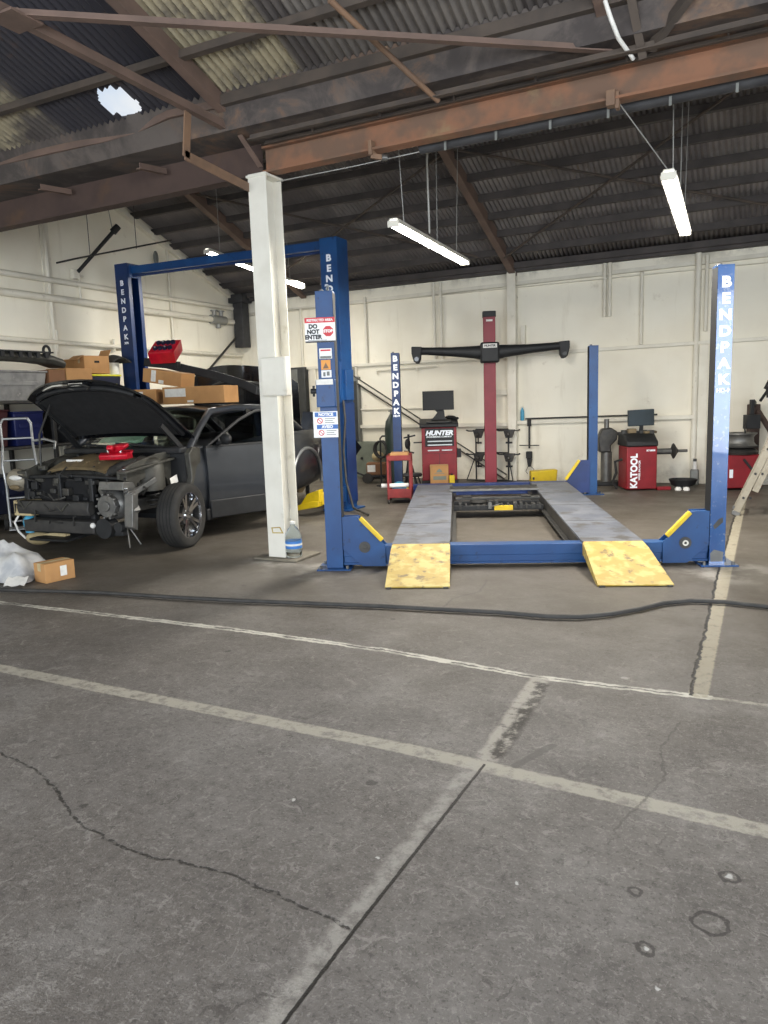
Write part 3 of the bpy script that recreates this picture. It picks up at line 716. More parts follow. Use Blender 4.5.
# NOTICE / AVISO
y2 = fy-.02; nx = px_+.0
ns = plate('notice_sign', nx-.115, nx+.105, 1.13, 1.36, y2, 'sign_white', lift, .004)
hdr = obj('sign_header', MB().box(nx-.10,nx+.095,y2-.0052,y2-.004,1.312,1.352).box(nx-.085,nx+.105,y2-.0052,y2-.004,1.205,1.243), G_['sign_blue'], ns)
tt = MB().text('NOTICE', .036, frame((nx,y2-.0056,1.332),(1,0,0),(0,0,1)), .0006, .002).text('AVISO', .036, frame((nx+.01,y2-.0056,1.224),(1,0,0),(0,0,1)), .0006, .002)
obj('lettering', tt, G_['sign_white'], hdr)
pr_ = MB()
for cz, cx_ in ((1.278,nx-.055),(1.172,nx-.045)):
    pr_.lathe([(.019,-.0006),(.026,-.0006),(.026,.0006),(.019,.0006)], 20, Matrix.Translation((cx_,y2-.005,cz)) @ Matrix.Rotation(pi/2,4,'X'), ring=True)
    pr_.bar((cx_-.016,y2-.005,cz+.016),(cx_+.016,y2-.005,cz-.016),.0012,.006,(0,0,1))
obj('prohibition_symbol', pr_, G_['sign_red'], ns)
ln = MB()
for cz, x0 in ((1.278,nx-.01),(1.172,nx)):
    for j, w in enumerate((.09,.07,.085)): ln.box(x0,x0+w,y2-.0048,y2-.004,cz+.014-.017*j,cz+.020-.017*j)
obj('printed_lines', ln, G_['panel_grey'], ns); ns.scale = (.95,1,.95); ns.location = (nx*.05-.02,0,1.25*.05+.01)

# rolling bridge jack hanging between the runways
jk = thing('rolling_jack', 'black rolling bridge jack with yellow plate between the grey runways', 'jack', (-1.788,6.105,0), LA)
x0, x1 = -.60, .462
obj('frame', MB().box(x0,x1,2.62,2.68,.10,.15).box(x0,x1,3.02,3.08,.10,.15).box(x0,x1,2.62,3.08,.093,.105), G_['black_plastic'], jk, .003)
hd = MB()
for i in range(14):
    x = x0+.06+i*.072; w = random.uniform(.02,.05); hd.box(x,x+w,2.60+random.uniform(0,.04),2.75,.11,.15+random.uniform(.0,.06))
obj('linkage', hd, G_['dark_grey_metal'], jk, .003)
obj('air_bag', MB().lathe([(.05,.10),(.10,.11),(.11,.13),(.09,.15),(.11,.17),(.10,.19),(.04,.195)], 20, Matrix.Translation((-.30,2.85,0))), G_['black_rubber'], jk)
obj('yellow_plate', MB().box(-.12,.10,2.592,2.602,.095,.155), G_['yellow_paint'], jk, .002)
obj('top_beam', MB().box(x0+.02,x1-.02,2.82,2.92,.195,.225), G_['dark_grey_metal'], jk, .004)
obj('lift_pad', MB().box(x0+.1,x0+.22,2.81,2.93,.226,.24), G_['black_rubber'], jk, .003)
obj('lift_pad', MB().box(x1-.25,x1-.13,2.81,2.93,.226,.24), G_['black_rubber'], jk, .003)
obj('hose_fitting', MB().tube([(-.05,2.6,.17),(-.12,2.55,.16),(-.18,2.58,.13)], .008, 6).box(-.19,-.15,2.57,2.62,.12,.19), G_['grey_metal'], jk)
jt = thing('drip_tray', 'long grey drip tray lying across the runways behind the bridge jack', 'drip tray', (-1.788,6.105,0), LA)
obj('tray', MB().box(-.66,.52,3.55,3.62,.213,.235).box(-.66,.52,3.95,3.97,.213,.235).box(-.66,.52,3.55,3.97,.213,.218), G_['dark_grey_metal'], jt, .003)
obj('front_lip', MB().box(-.66,.52,3.535,3.55,.213,.24), G_['grey_metal'], jt, .002)

# ------------------------------------------------------------------ two-post lift
tp = thing('two_post_lift', 'tall blue two-post lift with overhead beam around the dismantled car', 'car lift', (0,0,0))
def tpcol(cx, cy, h, m, s):
    w, d, t = .25, .28, .01
    x0, x1, y0, y1 = cx-w/2, cx+w/2, cy-d/2, cy+d/2
    if s > 0: q = [(x1,y0),(x0,y0),(x0,y1),(x1,y1),(x1,y1-.07),(x1-t,y1-.07),(x1-t,y1-t),(x0+t,y1-t),(x0+t,y0+t),(x1-t,y0+t),(x1-t,y0+.07),(x1,y0+.07)]
    else: q = [(x0,y0),(x1,y0),(x1,y1),(x0,y1),(x0,y1-.07),(x0+t,y1-.07),(x0+t,y1-t),(x1-t,y1-t),(x1-t,y0+t),(x0+t,y0+t),(x0+t,y0+.07),(x0,y0+.07)]
    o = obj('column', MB().prism(q, .02, h, 'z').box(x0,x1,y0,y1,h-.006,h+.004), G_[m], tp, .003)
    obj('base_plate', MB().box(x0-.08,x1+.08,y0-.08,y1+.08,0,.02), G_[m], o, .003)
    return o
c1 = tpcol(-5.045, 8.72, 3.50, 'blue_paint', -1)
c2 = tpcol(-8.62, 8.72, 3.56, 'blue_paint_dark', 1)
L = stack(MB(), 'BEND', (-5.045,8.578,3.25), (1,0,0), (0,0,1), .115, .128, .0012, .005, 1.15)
obj('lettering', MB().text('3', .15, frame((-5.085,8.578,2.87),(1,0,0),(0,0,1)), .0012, .006), G_['white_lettering'], c1)
obj('lettering', L, G_['white_lettering'], c1)
L = stack(MB(), 'BENDPAK', (-8.62,8.578,3.28), (1,0,0), (0,0,1), .105, .130, .0012, .004, 1.1)
obj('lettering', MB().text('XPR', .045, frame((-8.62,8.578,2.41),(1,0,0),(0,0,1)), .001, .002), G_['white_lettering'], c2)
obj('lettering', L, G_['white_lettering'], c2)
ob = obj('overhead_beam', MB().bar((-8.50,8.72,3.47),(-5.17,8.72,3.44),.12,.11).box(-8.53,-8.49,8.62,8.82,3.36,3.55).box(-5.20,-5.16,8.62,8.82,3.33,3.5), G_['blue_paint'], tp, .004)
obj('shutoff_bar', MB().tube([(-8.45,8.65,3.38),(-5.2,8.65,3.35)], .02, 8), G_['blue_paint_dark'], ob)
cr = obj('carriage', MB().box(-5.135,-4.93,8.56,8.88,1.42,1.95).box(-4.93,-4.88,8.62,8.82,1.45,1.85), G_['blue_paint'], tp, .006)
obj('hydraulic_line', MB().tube([(-4.90,8.56,1.45),(-4.86,8.52,1.2),(-4.91,8.53,.8),(-4.87,8.5,.4),(-4.75,8.45,.06),(-4.4,8.2,.02)], .016, 8), G_['hose_black'], cr)
cb = obj('cable_cover', MB().box(-4.915,-4.90,8.60,8.85,.1,1.42), G_['blue_paint_dark'], tp)
cg = obj('carriage', MB().box(-8.55,-8.40,8.60,8.84,.35,.9), G_['blue_paint_dark'], tp, .006)
arm = obj('lift_arm', MB().prism([(-5.42,.055),(-5.00,.13),(-4.99,.20),(-5.08,.20),(-5.40,.115)], 7.98, 8.10, 'y').prism([(-5.27,.15),(-5.16,.29),(-4.98,.35),(-4.98,.19),(-5.05,.19)], 7.99, 8.09, 'y').bar((-5.03,8.05,.22),(-5.0,8.6,.22),.12,.14), G_['yellow_paint'], tp, .006)
obj('arm_pad', MB().cyl((-5.36,8.04,.085),(-5.36,8.04,.15),.05,n=14), G_['black_rubber'], arm)
obj('arm_pivot', MB().box(-5.12,-4.92,8.50,8.60,.12,.32), G_['blue_paint'], arm, .004)

# ------------------------------------------------------------------ alignment console
hc = thing('alignment_console', 'red and black wheel alignment console with a flat monitor on top', 'alignment machine', (-4.735,11.36,0), R(24))
obj('cabinet', MB().box(-.285,.285,0,.5,.10,.97), G_['red_paint'], hc, .012)
obj('plinth', MB().box(-.30,.30,-.03,.53,.03,.10), G_['black_plastic'], hc, .01)
for a in (-.24,.24):
    for b in (.05,.45): obj('caster', MB().cyl((a-.02,b,.03),(a+.02,b,.03),.03,n=12), G_['black_rubber'], hc)
tp_ = obj('top_tray', MB().prism([(-.05,.97),(.54,.97),(.54,1.10),(.30,1.10),(.02,1.04),(-.05,1.02)], -.315, .315, 'x'), G_['black_plastic'], hc, .012)
obj('keyboard', MB().prism([(0,1.045),(.16,1.075),(.16,1.09),(0,1.06)], -.2, .2, 'x'), G_['dark_grey_metal'], tp_, .003)
obj('glove', MB().sphere((.2,.25,1.12),.06,10,None,(1.5,1.2,.5)).sphere((.29,.2,1.10),.04,8,None,(1.2,1.3,.6)), G_['black_fabric'], tp_)
fp = obj('drawer_panel', MB().box(-.23,.24,-.012,0,.66,.95), G_['black_plastic'], hc, .004)
L = MB().text('HUNTER', .10, frame((.0,-.0135,.875),(1,0,0),(0,0,1)), .001, .006, 1.12, .25).text('ENGINEERING COMPANY', .036, frame((.0,-.0135,.815),(1,0,0),(0,0,1)), .001, .001, 1.0, .2)
obj('lettering', L, G_['white_lettering'], fp)
for z in (.745,.685): obj('drawer_handle', MB().box(-.19,.21,-.03,-.012,z-.012,z+.008), G_['aluminium'], fp, .003)
for x0, x1 in ((-.19,-.0),(.04,.21)): obj('drawer_handle', MB().box(x0,x1,-.018,0,.585,.605), G_['aluminium'], hc, .003)
obj('door_seam', MB().box(-.003,.003,-.003,0,.12,.54).box(-.25,.25,-.003,0,.54,.545), G_['black_plastic'], hc)
mo = obj('monitor', MB().box(-.255,.255,.10,.15,1.245,1.555), G_['screen_black'], hc, .006)
obj('screen', MB().box(-.24,.24,.097,.10,1.262,1.54), G_['screen_black'], mo)
obj('monitor_stand', MB().prism([(-.11,1.10),(.11,1.10),(.09,1.28),(-.09,1.28),(-.06,1.28),(-.02,1.20),(-.075,1.13)], .15, .17, 'y').box(-.12,.12,.10,.2,1.09,1.11).bar((.0,.16,1.2),(.09,.16,1.29),.02,.03,(0,1,0)).bar((.0,.16,1.2),(-.09,.16,1.29),.02,.03,(0,1,0)), G_['black_plastic'], mo)
obj('side_bracket', MB().bar((-.285,.2,.72),(-.42,.18,.72),.02,.02).box(.285,.36,.12,.25,.46,.6), G_['black_plastic'], hc)
obj('hanging_tags', MB().box(.286,.289,.05,.12,.62,.76), G_['yellow_lid'], hc)
tag(obj('wheel_clamp', MB().sphere((-5.30,11.35,.70),.07,8,None,(.6,1,1.3)).bar((-5.28,11.35,.5),(-5.28,11.35,.86),.03,.03).bar((-5.36,11.33,.80),(-5.17,11.38,.84),.025,.025).bar((-5.36,11.33,.58),(-5.2,11.38,.55),.025,.025).bar((-5.28,11.35,.5),(-5.2,11.45,.02),.03,.03).bar((-5.28,11.35,.5),(-5.38,11.4,.02),.03,.03).bar((-5.28,11.35,.5),(-5.24,11.2,.02),.03,.03), G_['black_plastic']), 'black clamp stand between blue rear post and red console', 'stand')

# camera tower of the aligner
to = thing('alignment_tower', 'tall red steel tower carrying a long black sensor boom', 'alignment tower', (-4.01,11.80,0), R(21.3))
obj('mast', MB().box(-.095,.095,-.09,.09,.01,2.70), G_['red_pale'], to, .006)
obj('foot', MB().box(-.2,.2,-.2,.2,0,.02), G_['black_plastic'], to, .004)
obj('top_cap', MB().box(-.105,.105,-.10,.10,2.69,2.78), G_['black_plastic'], to, .008)
obj('mast_label', MB().box(-.05,.05,-.092,-.09,2.62,2.65), G_['paper_label'], to)
def elb(x, y, z, w, h): return [Vector((x, y+w*cos(2*pi*k/14), z+h*sin(2*pi*k/14))) for k in range(14)]
boom = MB()
for s in (-1, 1):
    rings = [elb(s*x, -.12+.03*abs(x)/1.2, z, w, h) for x, z, w, h in ((.10,2.13,.085,.12),(.25,2.145,.08,.10),(.6,2.165,.07,.075),(1.0,2.19,.06,.062),(1.17,2.20,.06,.062))]
    boom.loft(rings)
bo = obj('sensor_boom', boom, G_['black_plastic'], to)
obj('boom_clamp', MB().box(-.15,.15,-.22,.10,1.97,2.29), G_['black_plastic'], bo, .03)
obj('boom_label', MB().box(-.11,.11,-.223,-.22,2.20,2.265), G_['paper_label'], bo)
obj('lettering', MB().text('HUNTER', .045, frame((0,-.2245,2.232),(1,0,0),(0,0,1)), .0006, .002), G_['sign_black'], bo)
for s in (-1, 1):
    p = obj('camera_pod', MB().prism([(s*1.08,2.26),(s*1.25,2.27),(s*1.25,2.16),(s*1.22,2.04),(s*1.18,2.0),(s*1.13,2.0),(s*1.10,2.06)], -.16, -.02, 'y'), G_['black_plastic'], bo, .014)
    obj('lens', MB().cyl((s*1.17,-.163,2.07),(s*1.17,-.158,2.07),.035,n=16), G_['black_gloss'], p)

# clamp rack on the wall behind the tower with four wheel clamps hanging on it
rk = thing('clamp_rack', 'thin black tube rack with two tiers behind the red tower', 'rack', (-4.15,12.27,0), 0)
tb = MB()
for x in (-.30,.28):
    tb.tube([(x,.05,.02),(x,.05,.88)], .013, 8)
for z in (.88,.48): tb.tube([(-.30,.05,z),(.28,.05,z)], .013, 8)
tb.tube([(-.42,-.1,.02),(-.30,.05,.45)], .010, 8).tube([(.40,-.1,.02),(.28,.05,.45)], .010, 8).tube([(-.42,-.1,.02),(.40,-.1,.02)], .010, 8)
obj('tube_frame', tb, G_['black_plastic'], rk)
for i, (x, z, l) in enumerate(((-.22,.80,'upper wheel clamp hanging left of the red tower'),(.32,.80,'upper wheel clamp hanging right of the red tower'),(-.22,.40,'lower wheel clamp hanging left of the red tower'),(.32,.40,'lower wheel clamp hanging right of the red tower'))):
    c = thing('wheel_clamp', l, 'wheel clamp', (-4.15+x,12.215,z), 0, 'wheel clamps on the rack')
    obj('cross_bar', MB().bar((-.17,0,.06),(.17,0,.06),.02,.02).bar((-.17,0,.06),(-.2,-.04,.08),.02,.02).bar((.17,0,.06),(.2,-.04,.08),.02,.02), G_['black_plastic'], c, .002)
    obj('sensor_head', MB().prism([(-.09,.08),(.11,.08),(.06,-.06),(-.05,-.06)], -.03, .02, 'y').sphere((.0,-.03,.0),.04,8), G_['dark_grey_metal'], c, .008)
    obj('hook_arm', MB().bar((.0,0,-.06),(.0,0,-.16),.02,.02).bar((-.05,0,-.14),(.06,0,-.14),.03,.03), G_['black_plastic'], c)

# wheel balancer with monitor
wb = thing('wheel_balancer', 'red cabinet wheel balancer with black top, shaft and monitor', 'wheel balancer', (-1.575,11.44,0), R(25))
obj('cabinet', MB().box(-.225,.215,0,.44,.02,.645), G_['red_paint'], wb, .014)
obj('weight_tray', MB().prism([(-.02,.645),(.5,.645),(.46,.82),(.16,.82),(-.01,.72)], -.23, .225, 'x'), G_['black_plastic'], wb, .02)
tr = MB()
for i in range(9): tr.cbox((random.uniform(-.2,.2),random.uniform(.18,.4),.84),(random.uniform(.04,.1),.06,random.uniform(.02,.07)))
obj('wheel_weights', tr, G_['dark_grey_metal'], wb, .004)
obj('tool_tray', MB().box(-.15,-.03,.2,.3,.83,.90).box(.09,.27,.2,.3,.82,.86), G_['tan_plastic'], wb, .01)
obj('shaft', MB().cyl((.215,.16,.555),(.70,.16,.555),.022,n=14).cyl((.215,.16,.555),(.46,.16,.555),.045,n=16), G_['grey_metal'], wb)
obj('centering_cone', MB().tube([(.47,.16,.555),(.50,.16,.555),(.53,.16,.555),(.56,.16,.555)], [.05,.115,.07,.03], 18), G_['dark_grey_metal'], wb)
ms = obj('monitor', MB().box(-.095,.285,.30,.36,.93,1.17, Matrix.Rotation(R(-1.5),4,'Y')), G_['screen_teal'], wb, .008)
obj('screen', MB().box(-.08,.27,.296,.30,.945,1.155, Matrix.Rotation(R(-1.5),4,'Y')), G_['screen_teal'], ms)
obj('monitor_arm', MB().bar((.08,.36,.80),(.08,.34,.96),.05,.04), G_['black_plastic'], ms)
L = MB().text('KATOOL', .135, frame((-.115,-.0015,.29),(0,0,1),(-1,0,0)), .001, .006, .92).text('WHEEL BALANCER', .034, frame((-.04,-.0015,.30),(0,0,1),(-1,0,0)), .001, .001).text('KT-B500', .034, frame((.12,-.0015,.585),(1,0,0),(0,0,1)), .001, .002)
obj('lettering', L, G_['white_lettering'], wb)
obj('foot_pedal', MB().box(.22,.42,-.02,.08,.0,.05), G_['red_paint'], wb, .01)
obj('cable', MB().tube([(-.235,.2,.45),(-.34,.2,.42),(-.32,.2,.25),(-.38,.2,.1),(-.30,.2,.02)], .02, 8), G_['black_rubber'], wb)
obj('wheel_guard_post', MB().tube([(.30,.4,.02),(.30,.4,.45)], .02, 8), G_['grey_metal'], wb)

tag_ = thing('drain_pan', 'round black drain pan on small white feet by the back wall', 'drain pan', (-1.04,11.72,0))
obj('pan', MB().lathe([(.02,.05),(.13,.05),(.165,.07),(.20,.15),(.19,.15),(.155,.085),(.12,.065),(.02,.065)], 24), G_['black_plastic'], tag_)
obj('foot', MB().lathe([(.045,0),(.05,.02),(.03,.05)], 12, Matrix.Translation((-.05,-.14,0))), G_['paper_label'], tag_)
obj('foot', MB().lathe([(.045,0),(.05,.02),(.03,.05)], 12, Matrix.Translation((.06,-.13,0))), G_['paper_label'], tag_)
obj('foot', MB().lathe([(.045,0),(.05,.02),(.03,.05)], 12, Matrix.Translation((0,.13,0))), G_['paper_label'], tag_)
b = thing('spray_bottle', 'small grey jug on the floor pipe bracket in the back corner', 'jug', (-.93,12.30,0))
obj('body', MB().box(-.06,.06,-.05,.05,0,.24), G_['panel_grey'], b, .02); obj('neck', MB().cyl((0,0,.24),(0,0,.36),.035,.025,12), G_['paper_label'], b); obj('cap', MB().cyl((0,0,.36),(0,0,.40),.028,n=12), G_['panel_dark'], b)

# strut compressor on its pedestal behind the rear blue post
sc = thing('bench_press', 'dark grey machine head on a grey cylinder pedestal beside the blue post', 'machine', (-2.2,12.05,0), R(20))
obj('pedestal', MB().cyl((0,0,.05),(0,0,.52),.085,n=18), G_['grey_metal'], sc)
obj('foot', MB().box(-.16,.2,-.15,.15,0,.06), G_['black_plastic'], sc, .01)
obj('machine_head', MB().prism([(-.12,.52),(.06,.52),(.05,.62),(.15,.72),(.15,.84),(.05,.90),(-.08,.88),(-.14,.74)], -.11, .11, 'y'), G_['dark_grey_metal'], sc, .02)
obj('side_arm', MB().bar((.12,0,.80),(.24,-.02,.80),.05,.05).sphere((.25,-.02,.80),.045,8), G_['dark_grey_metal'], sc)
obj('spindle', MB().cyl((.0,0,.88),(.0,0,1.03),.038,n=12), G_['grey_metal'], sc)
obj('hand_wheel', MB().lathe([(.085,-.02),(.10,0),(.085,.02),(.05,.0)], 18, Matrix.Translation((-.2,-.05,.56)) @ Matrix.Rotation(pi/2,4,'Y')), G_['black_plastic'], sc)

# tyre changer at the right edge
tc = thing('tyre_changer', 'red tyre changer behind the front right post and ladder', 'tyre changer', (-.27,11.75,0), R(25))
obj('cabinet', MB().box(-.22,.30,0,.55,.03,.50), G_['red_paint'], tc, .015)
obj('cabinet_label', MB().box(-.17,-.12,-.003,0,.18,.30), G_['white_lettering'], tc)
obj('pedal', MB().bar((.02,-.01,.44),(.20,-.01,.22),.02,.03), G_['black_plastic'], tc)
obj('table', MB().lathe([(.04,.50),(.24,.50),(.26,.54),(.22,.58),(.10,.59),(.09,.66),(.02,.66)], 24, Matrix.Translation((.04,.22,0))), G_['dark_grey_metal'], tc)
obj('column', MB().bar((.36,.5,.03),(.36,.5,1.20),.14,.14).bar((.42,.1,.50),(.42,.05,.80),.06,.06).bar((.42,.05,.80),(.38,.4,1.1),.06,.06), G_['rust_beam_dark'], tc, .01)
obj('swing_arm', MB().bar((.36,.5,1.20),(.20,.2,1.24),.07,.07).bar((.20,.2,1.05),(.20,.2,1.26),.05,.05).box(.10,.30,.13,.25,.86,1.06), G_['black_plastic'], tc, .008)
obj('air_lines', MB().tube([(.12,.15,1.0),(.06,.1,.9),(.08,.1,.78),(.12,.12,.72)], .012, 8).tube([(.36,.3,1.25),(.40,.1,1.45),(.34,.0,1.55),(.30,.05,1.42)], .02, 8).bar((.33,0,1.3),(.30,-.03,1.45),.04,.04), G_['black_rubber'], tc)
w = thing('bare_wheel', 'bare grey wheel rim clamped flat on the tyre changer', 'wheel rim', (-.327,11.967,.602), 0)
obj('rim', MB().lathe([(.10,.0),(.235,.0),(.245,.02),(.22,.04),(.20,.07),(.195,.14),(.215,.17),(.24,.19),(.235,.205),(.19,.19),(.17,.14),(.17,.05),(.10,.03)], 32, ring=True), G_['grey_metal'], w)
obj('tyre_bead', MB().lathe([(.247,.0),(.265,.004),(.26,.024),(.247,.02)], 32, ring=True), G_['black_rubber'], w)

# aluminium ladder
ld = thing('ladder', 'aluminium ladder leaning at the right edge behind the blue post', 'ladder', (-.27,9.40,0), R(1))
lr = Vector((.40,0,.98)).normalized()
def lp(t, y, o=0): return Vector((o,y,0)) + lr*t
for y in (0,.38):
    r_ = obj('rail', MB().bar(lp(.02,y), lp(2.0,y), .028, .075, (1,0,-.4)).bar(lp(.30,y,.085), lp(2.0,y,.085), .024, .07, (1,0,-.4)), G_['worn_aluminium'], ld, .003)
    obj('rubber_foot', MB().bar(lp(-.0,y), lp(.05,y), .04, .09, (1,0,-.4)), G_['grey_metal'], r_, .004)
    h = MB()
    for i in range(6):
        for o in (0.,.07): 
            c = lp(.22+.30*i,y,o); h.cyl(c+Vector((0,-.018,0)), c+Vector((0,-.010,0)), .014, n=10)
    if y == 0: obj('rung_ends', h, G_['black_plastic'], r_)
for i in range(6):
    obj('rung', MB().cyl(lp(.22+.30*i,0), lp(.22+.30*i,.38), .016, n=10).cyl(lp(.22+.30*i,0,.07), lp(.22+.30*i,.38,.07), .014, n=10) if i else MB().cyl(lp(.22,0), lp(.22,.38), .016, n=10), G_['aluminium'], ld)
# ------------------------------------------------------------------ the dismantled car (local: x forward, y to its left, z up, origin under the front axle)
car = thing('car', 'dark grey car with its front end stripped, hood up and front door open', 'car', (-6.236,5.757,0), R(-85))
# body tub from the firewall back
def section(x, zs, zb_, w, inn=0.0):
    pts = [(.0,zs),(w*.80,zs),(w*.93,zs+.06),(w*.99,.46),(w,.62),(w*.985,.80),(w*.95,zb_-.07),(w*.90,zb_),(0,zb_+.01)]
    full = pts + [(-a,b) for a, b in reversed(pts[1:-1])]
    return [Vector((x,a,b)) for a, b in full]
body = MB().loft([section(x,zs,zb_,w) for x,zs,zb_,w in ((-.34,.24,.99,.86),(-.55,.22,1.0,.895),(-1.2,.21,1.01,.915),(-2.0,.21,1.02,.925),(-2.6,.23,1.05,.93),(-3.1,.26,1.06,.915),(-3.5,.30,1.05,.88),(-3.75,.36,1.0,.80),(-3.82,.45,.93,.70))])
bo = obj('body', body, G_['car_paint'], car)
cut(bo, MB().cyl((-2.85,-1.2,.40),(-2.85,1.2,.40),.415,n=40).box(-3.24,-2.47,-1.2,1.2,-.2,.38))
cut(bo, MB().box(-1.62,-.60,.60,1.2,.33,1.2).box(-1.62,-.60,-.55,.61,.50,1.2))
bo.parent = car
obj('wheel_well', MB().box(-3.3,-2.4,-.66,.66,.3,.9), G_['deep_black'], car)
obj('arch_trim', MB().tube([(-2.85+.425*cos(a),.915,.40+.425*sin(a)) for a in [pi*i/18 for i in range(-1,20)]], .024, 8), G_['aluminium'], car)
obj('rear_hub', MB().cyl((-2.85,.70,.36),(-2.85,.80,.36),.15,n=20).cyl((-2.85,.80,.36),(-2.85,.84,.36),.07,n=14), G_['tan_plastic'], car)
obj('sill_cladding', MB().box(-2.42,-.50,.80,.905,.20,.33), G_['black_plastic'], car, .015)
obj('dash_panel', MB().box(-.64,-.36,-.80,.80,.72,1.02), G_['black_plastic'], car, .03)
for y in (-.38,.38):
    s = obj('seat', MB().prism([(-1.75,.45),(-1.15,.45),(-1.15,.62),(-1.62,.60),(-1.85,1.10),(-1.98,1.10)], y-.24, y+.24, 'y'), G_['black_fabric'], car, .04)
    obj('headrest', MB().box(-1.99,-1.88,y-.12,y+.12,1.13,1.30), G_['black_fabric'], s, .03)
obj('steering_wheel', MB().tube([(-.82+.06*sin(a)*-1,.38+.18*cos(a),.98+.17*sin(a)) for a in [2*pi*i/20 for i in range(21)]], .015, 8), G_['black_plastic'], car)
# pillars, roof, glass
def zroof(x): return 1.455 - .020*((x+1.75)/.8)**2 if x > -1.75 else 1.455 - .11*((x+1.75)/1.25)**2
roof = []
for i in range(11):
    x = -1.02 - 1.85*i/10
    roof.append([(x - .07*abs(u)**2.5, .64*u*(1 if x > -2 else 1-.06*(x+2)**2), zroof(x) - .07*abs(u)**3) for u in [(-1 + 2*j/12) for j in range(13)]])
obj('roof', MB().shell(roof, -.03), G_['car_paint'], car)
for s in (-1, 1):
    obj('roof_rail', MB().tube([(-.38,s*.80,.98),(-.68,s*.74,1.20),(-.97,s*.675,1.37),(-1.5,s*.645,1.41),(-2.2,s*.64,1.385),(-2.75,s*.63,1.28),(-3.15,s*.66,1.06)], [.045,.036,.042,.045,.05,.055,.05], 10), G_['car_paint'], car)
    obj('center_pillar', MB().bar((-1.66,s*.78,1.0),(-1.78,s*.66,1.39),.10,.05,(0,1,0)), G_['black_gloss'], car)
    obj('side_glass', MB().prism([(-1.75,1.02),(-2.98,1.05),(-2.6,1.30),(-2.2,1.365),(-1.86,1.37)], s*.69-.004, s*.69+.004, 'y'), G_['tinted_glass'], car)
ws = [[(-.40 - .66*v - .04*abs(u)**2, .74*u*(1-.16*v), .99 + .395*v + .03*(1-u*u)) for u in [(-1+2*j/10) for j in range(11)]] for v in [i/8 for i in range(9)]]
obj('windshield', MB().shell(ws, .006), G_['windshield_glass'], car)
rg = [[(-2.86 - .55*v, .60*u, 1.34 - .30*v + .02*(1-u*u)) for u in [(-1+2*j/8) for j in range(9)]] for v in [i/6 for i in range(7)]]
obj('rear_glass', MB().shell(rg, .006), G_['tinted_glass'], car)
obj('wiper', MB().bar((-.35,.5,1.02),(-.42,-.2,1.06),.02,.02).bar((-.35,-.05,1.02),(-.42,-.65,1.05),.02,.02), G_['black_plastic'], car)
# the opened front door, hinged at its front edge
door = obj('door', MB(), G_['car_paint'], car)
door.location = (-.56,.87,0); door.rotation_euler = (0,0,R(-26))
rows = [(.30,.0),(.36,.035),(.46,.05),(.62,.062),(.74,.056),(.80,.05),(.90,.046),(.99,.036)]
g = [[(-x, y + .0, z) for z, y in rows] for x in (0,.04,.3,.6,.9,1.06,1.10)]
sk = MB().shell(g, .05)
dp = obj('door_skin', sk, G_['car_paint'], door)
obj('belt_molding', MB().box(-1.10,-.01,-.05,.022,.978,1.012), G_['black_plastic'], door, .006)
obj('door_cladding', MB().box(-1.09,-.01,.0,.052,.22,.42), G_['black_plastic'], door, .012)
obj('window_frame', MB().tube([(-.02,-.01,.99),(-.50,-.09,1.27),(-.74,-.13,1.36),(-1.06,-.15,1.385),(-1.10,-.03,1.0)], .018, 8).tube([(-.02,.0,1.0),(-1.10,-.0,1.005)], .016, 8).tube([(-.20,-.0,1.0),(-.20,-.04,1.09)], .014, 8), G_['black_plastic'], door)
obj('window_glass', MB().add([(-.04,-.005,1.0),(-.50,-.09,1.26),(-.74,-.13,1.35),(-1.05,-.145,1.375),(-1.09,-.03,1.0)], [(0,1,2,3,4)]), G_['tinted_glass'], door)
obj('door_handle', MB().bar((-.84,.075,.83),(-1.02,.06,.835),.03,.025), G_['car_paint'], door, .006)
obj('door_mirror', MB().sphere((-.20,.13,1.08),.085,12,None,(.55,1.1,.75)).bar((-.16,.02,1.03),(-.18,.1,1.05),.05,.03), G_['black_plastic'], door)
obj('inner_panel', MB().box(-1.08,-.03,-.075,-.04,.32,.98), G_['black_plastic'], door, .02)
# raised hood with black insulation underneath
ca, sa = cos(R(36.5)), sin(R(36.5))
def hoodp(u, v, off=0.0, inset=0.0):
    L = 1.03*(1-.17*abs(u)**3.2)
    s = v*L
    y = u*(.82-.07*v*v-inset)-.02
    up = .075*(1-u*u)*(.5+.5*v) + off - .05*v**6
    return (-.50 + s*ca - up*sa, y, 1.115 + s*sa + up*ca)
us = [(-1+2*j/16) for j in range(17)]
hood = obj('hood', MB().shell([[hoodp(u, i/12) for u in us] for i in range(13)], .018), G_['black_gloss'], car)
obj('hood_insulation', MB().shell([[hoodp(u*.86, .10+.72*i/10, -.03) for u in us] for i in range(11)], .015), G_['black_fabric'], hood)
def hl(u, v, off): return Vector(hoodp(u, v, off))
obj('hood_rib', MB().tube([hl(u*.82, .87, -.035) for u in us], .028, 8).tube([hl(-.9,.1+.75*i/8,-.03) for i in range(9)], .025, 8).tube([hl(.9,.1+.75*i/8,-.03) for i in range(9)], .025, 8), G_['black_plastic'], hood)
obj('hood_latch', MB().tube([hl(-.62+.06*i,.955-.02*abs(i-4)/4,-.03) for i in range(9)], [.012,.02,.022,.024,.024,.026,.03,.028,.02], 8).bar(hl(-.12,.94,-.03), hl(.12,.94,-.03), .05, .03), G_['chrome'], hood)
obj('latch_hoop', MB().tube([hl(.0+.18*cos(a),.92+.055*sin(a),-.05) for a in [2*pi*i/16 for i in range(17)]], .010, 6), G_['dark_grey_metal'], hood)
obj('prop_rod', MB().tube([(.32,-.56,.86),(.30,-.56,1.2),tuple(hl(-.75,.72,-.03))], .011, 8), G_['dark_grey_metal'], car)
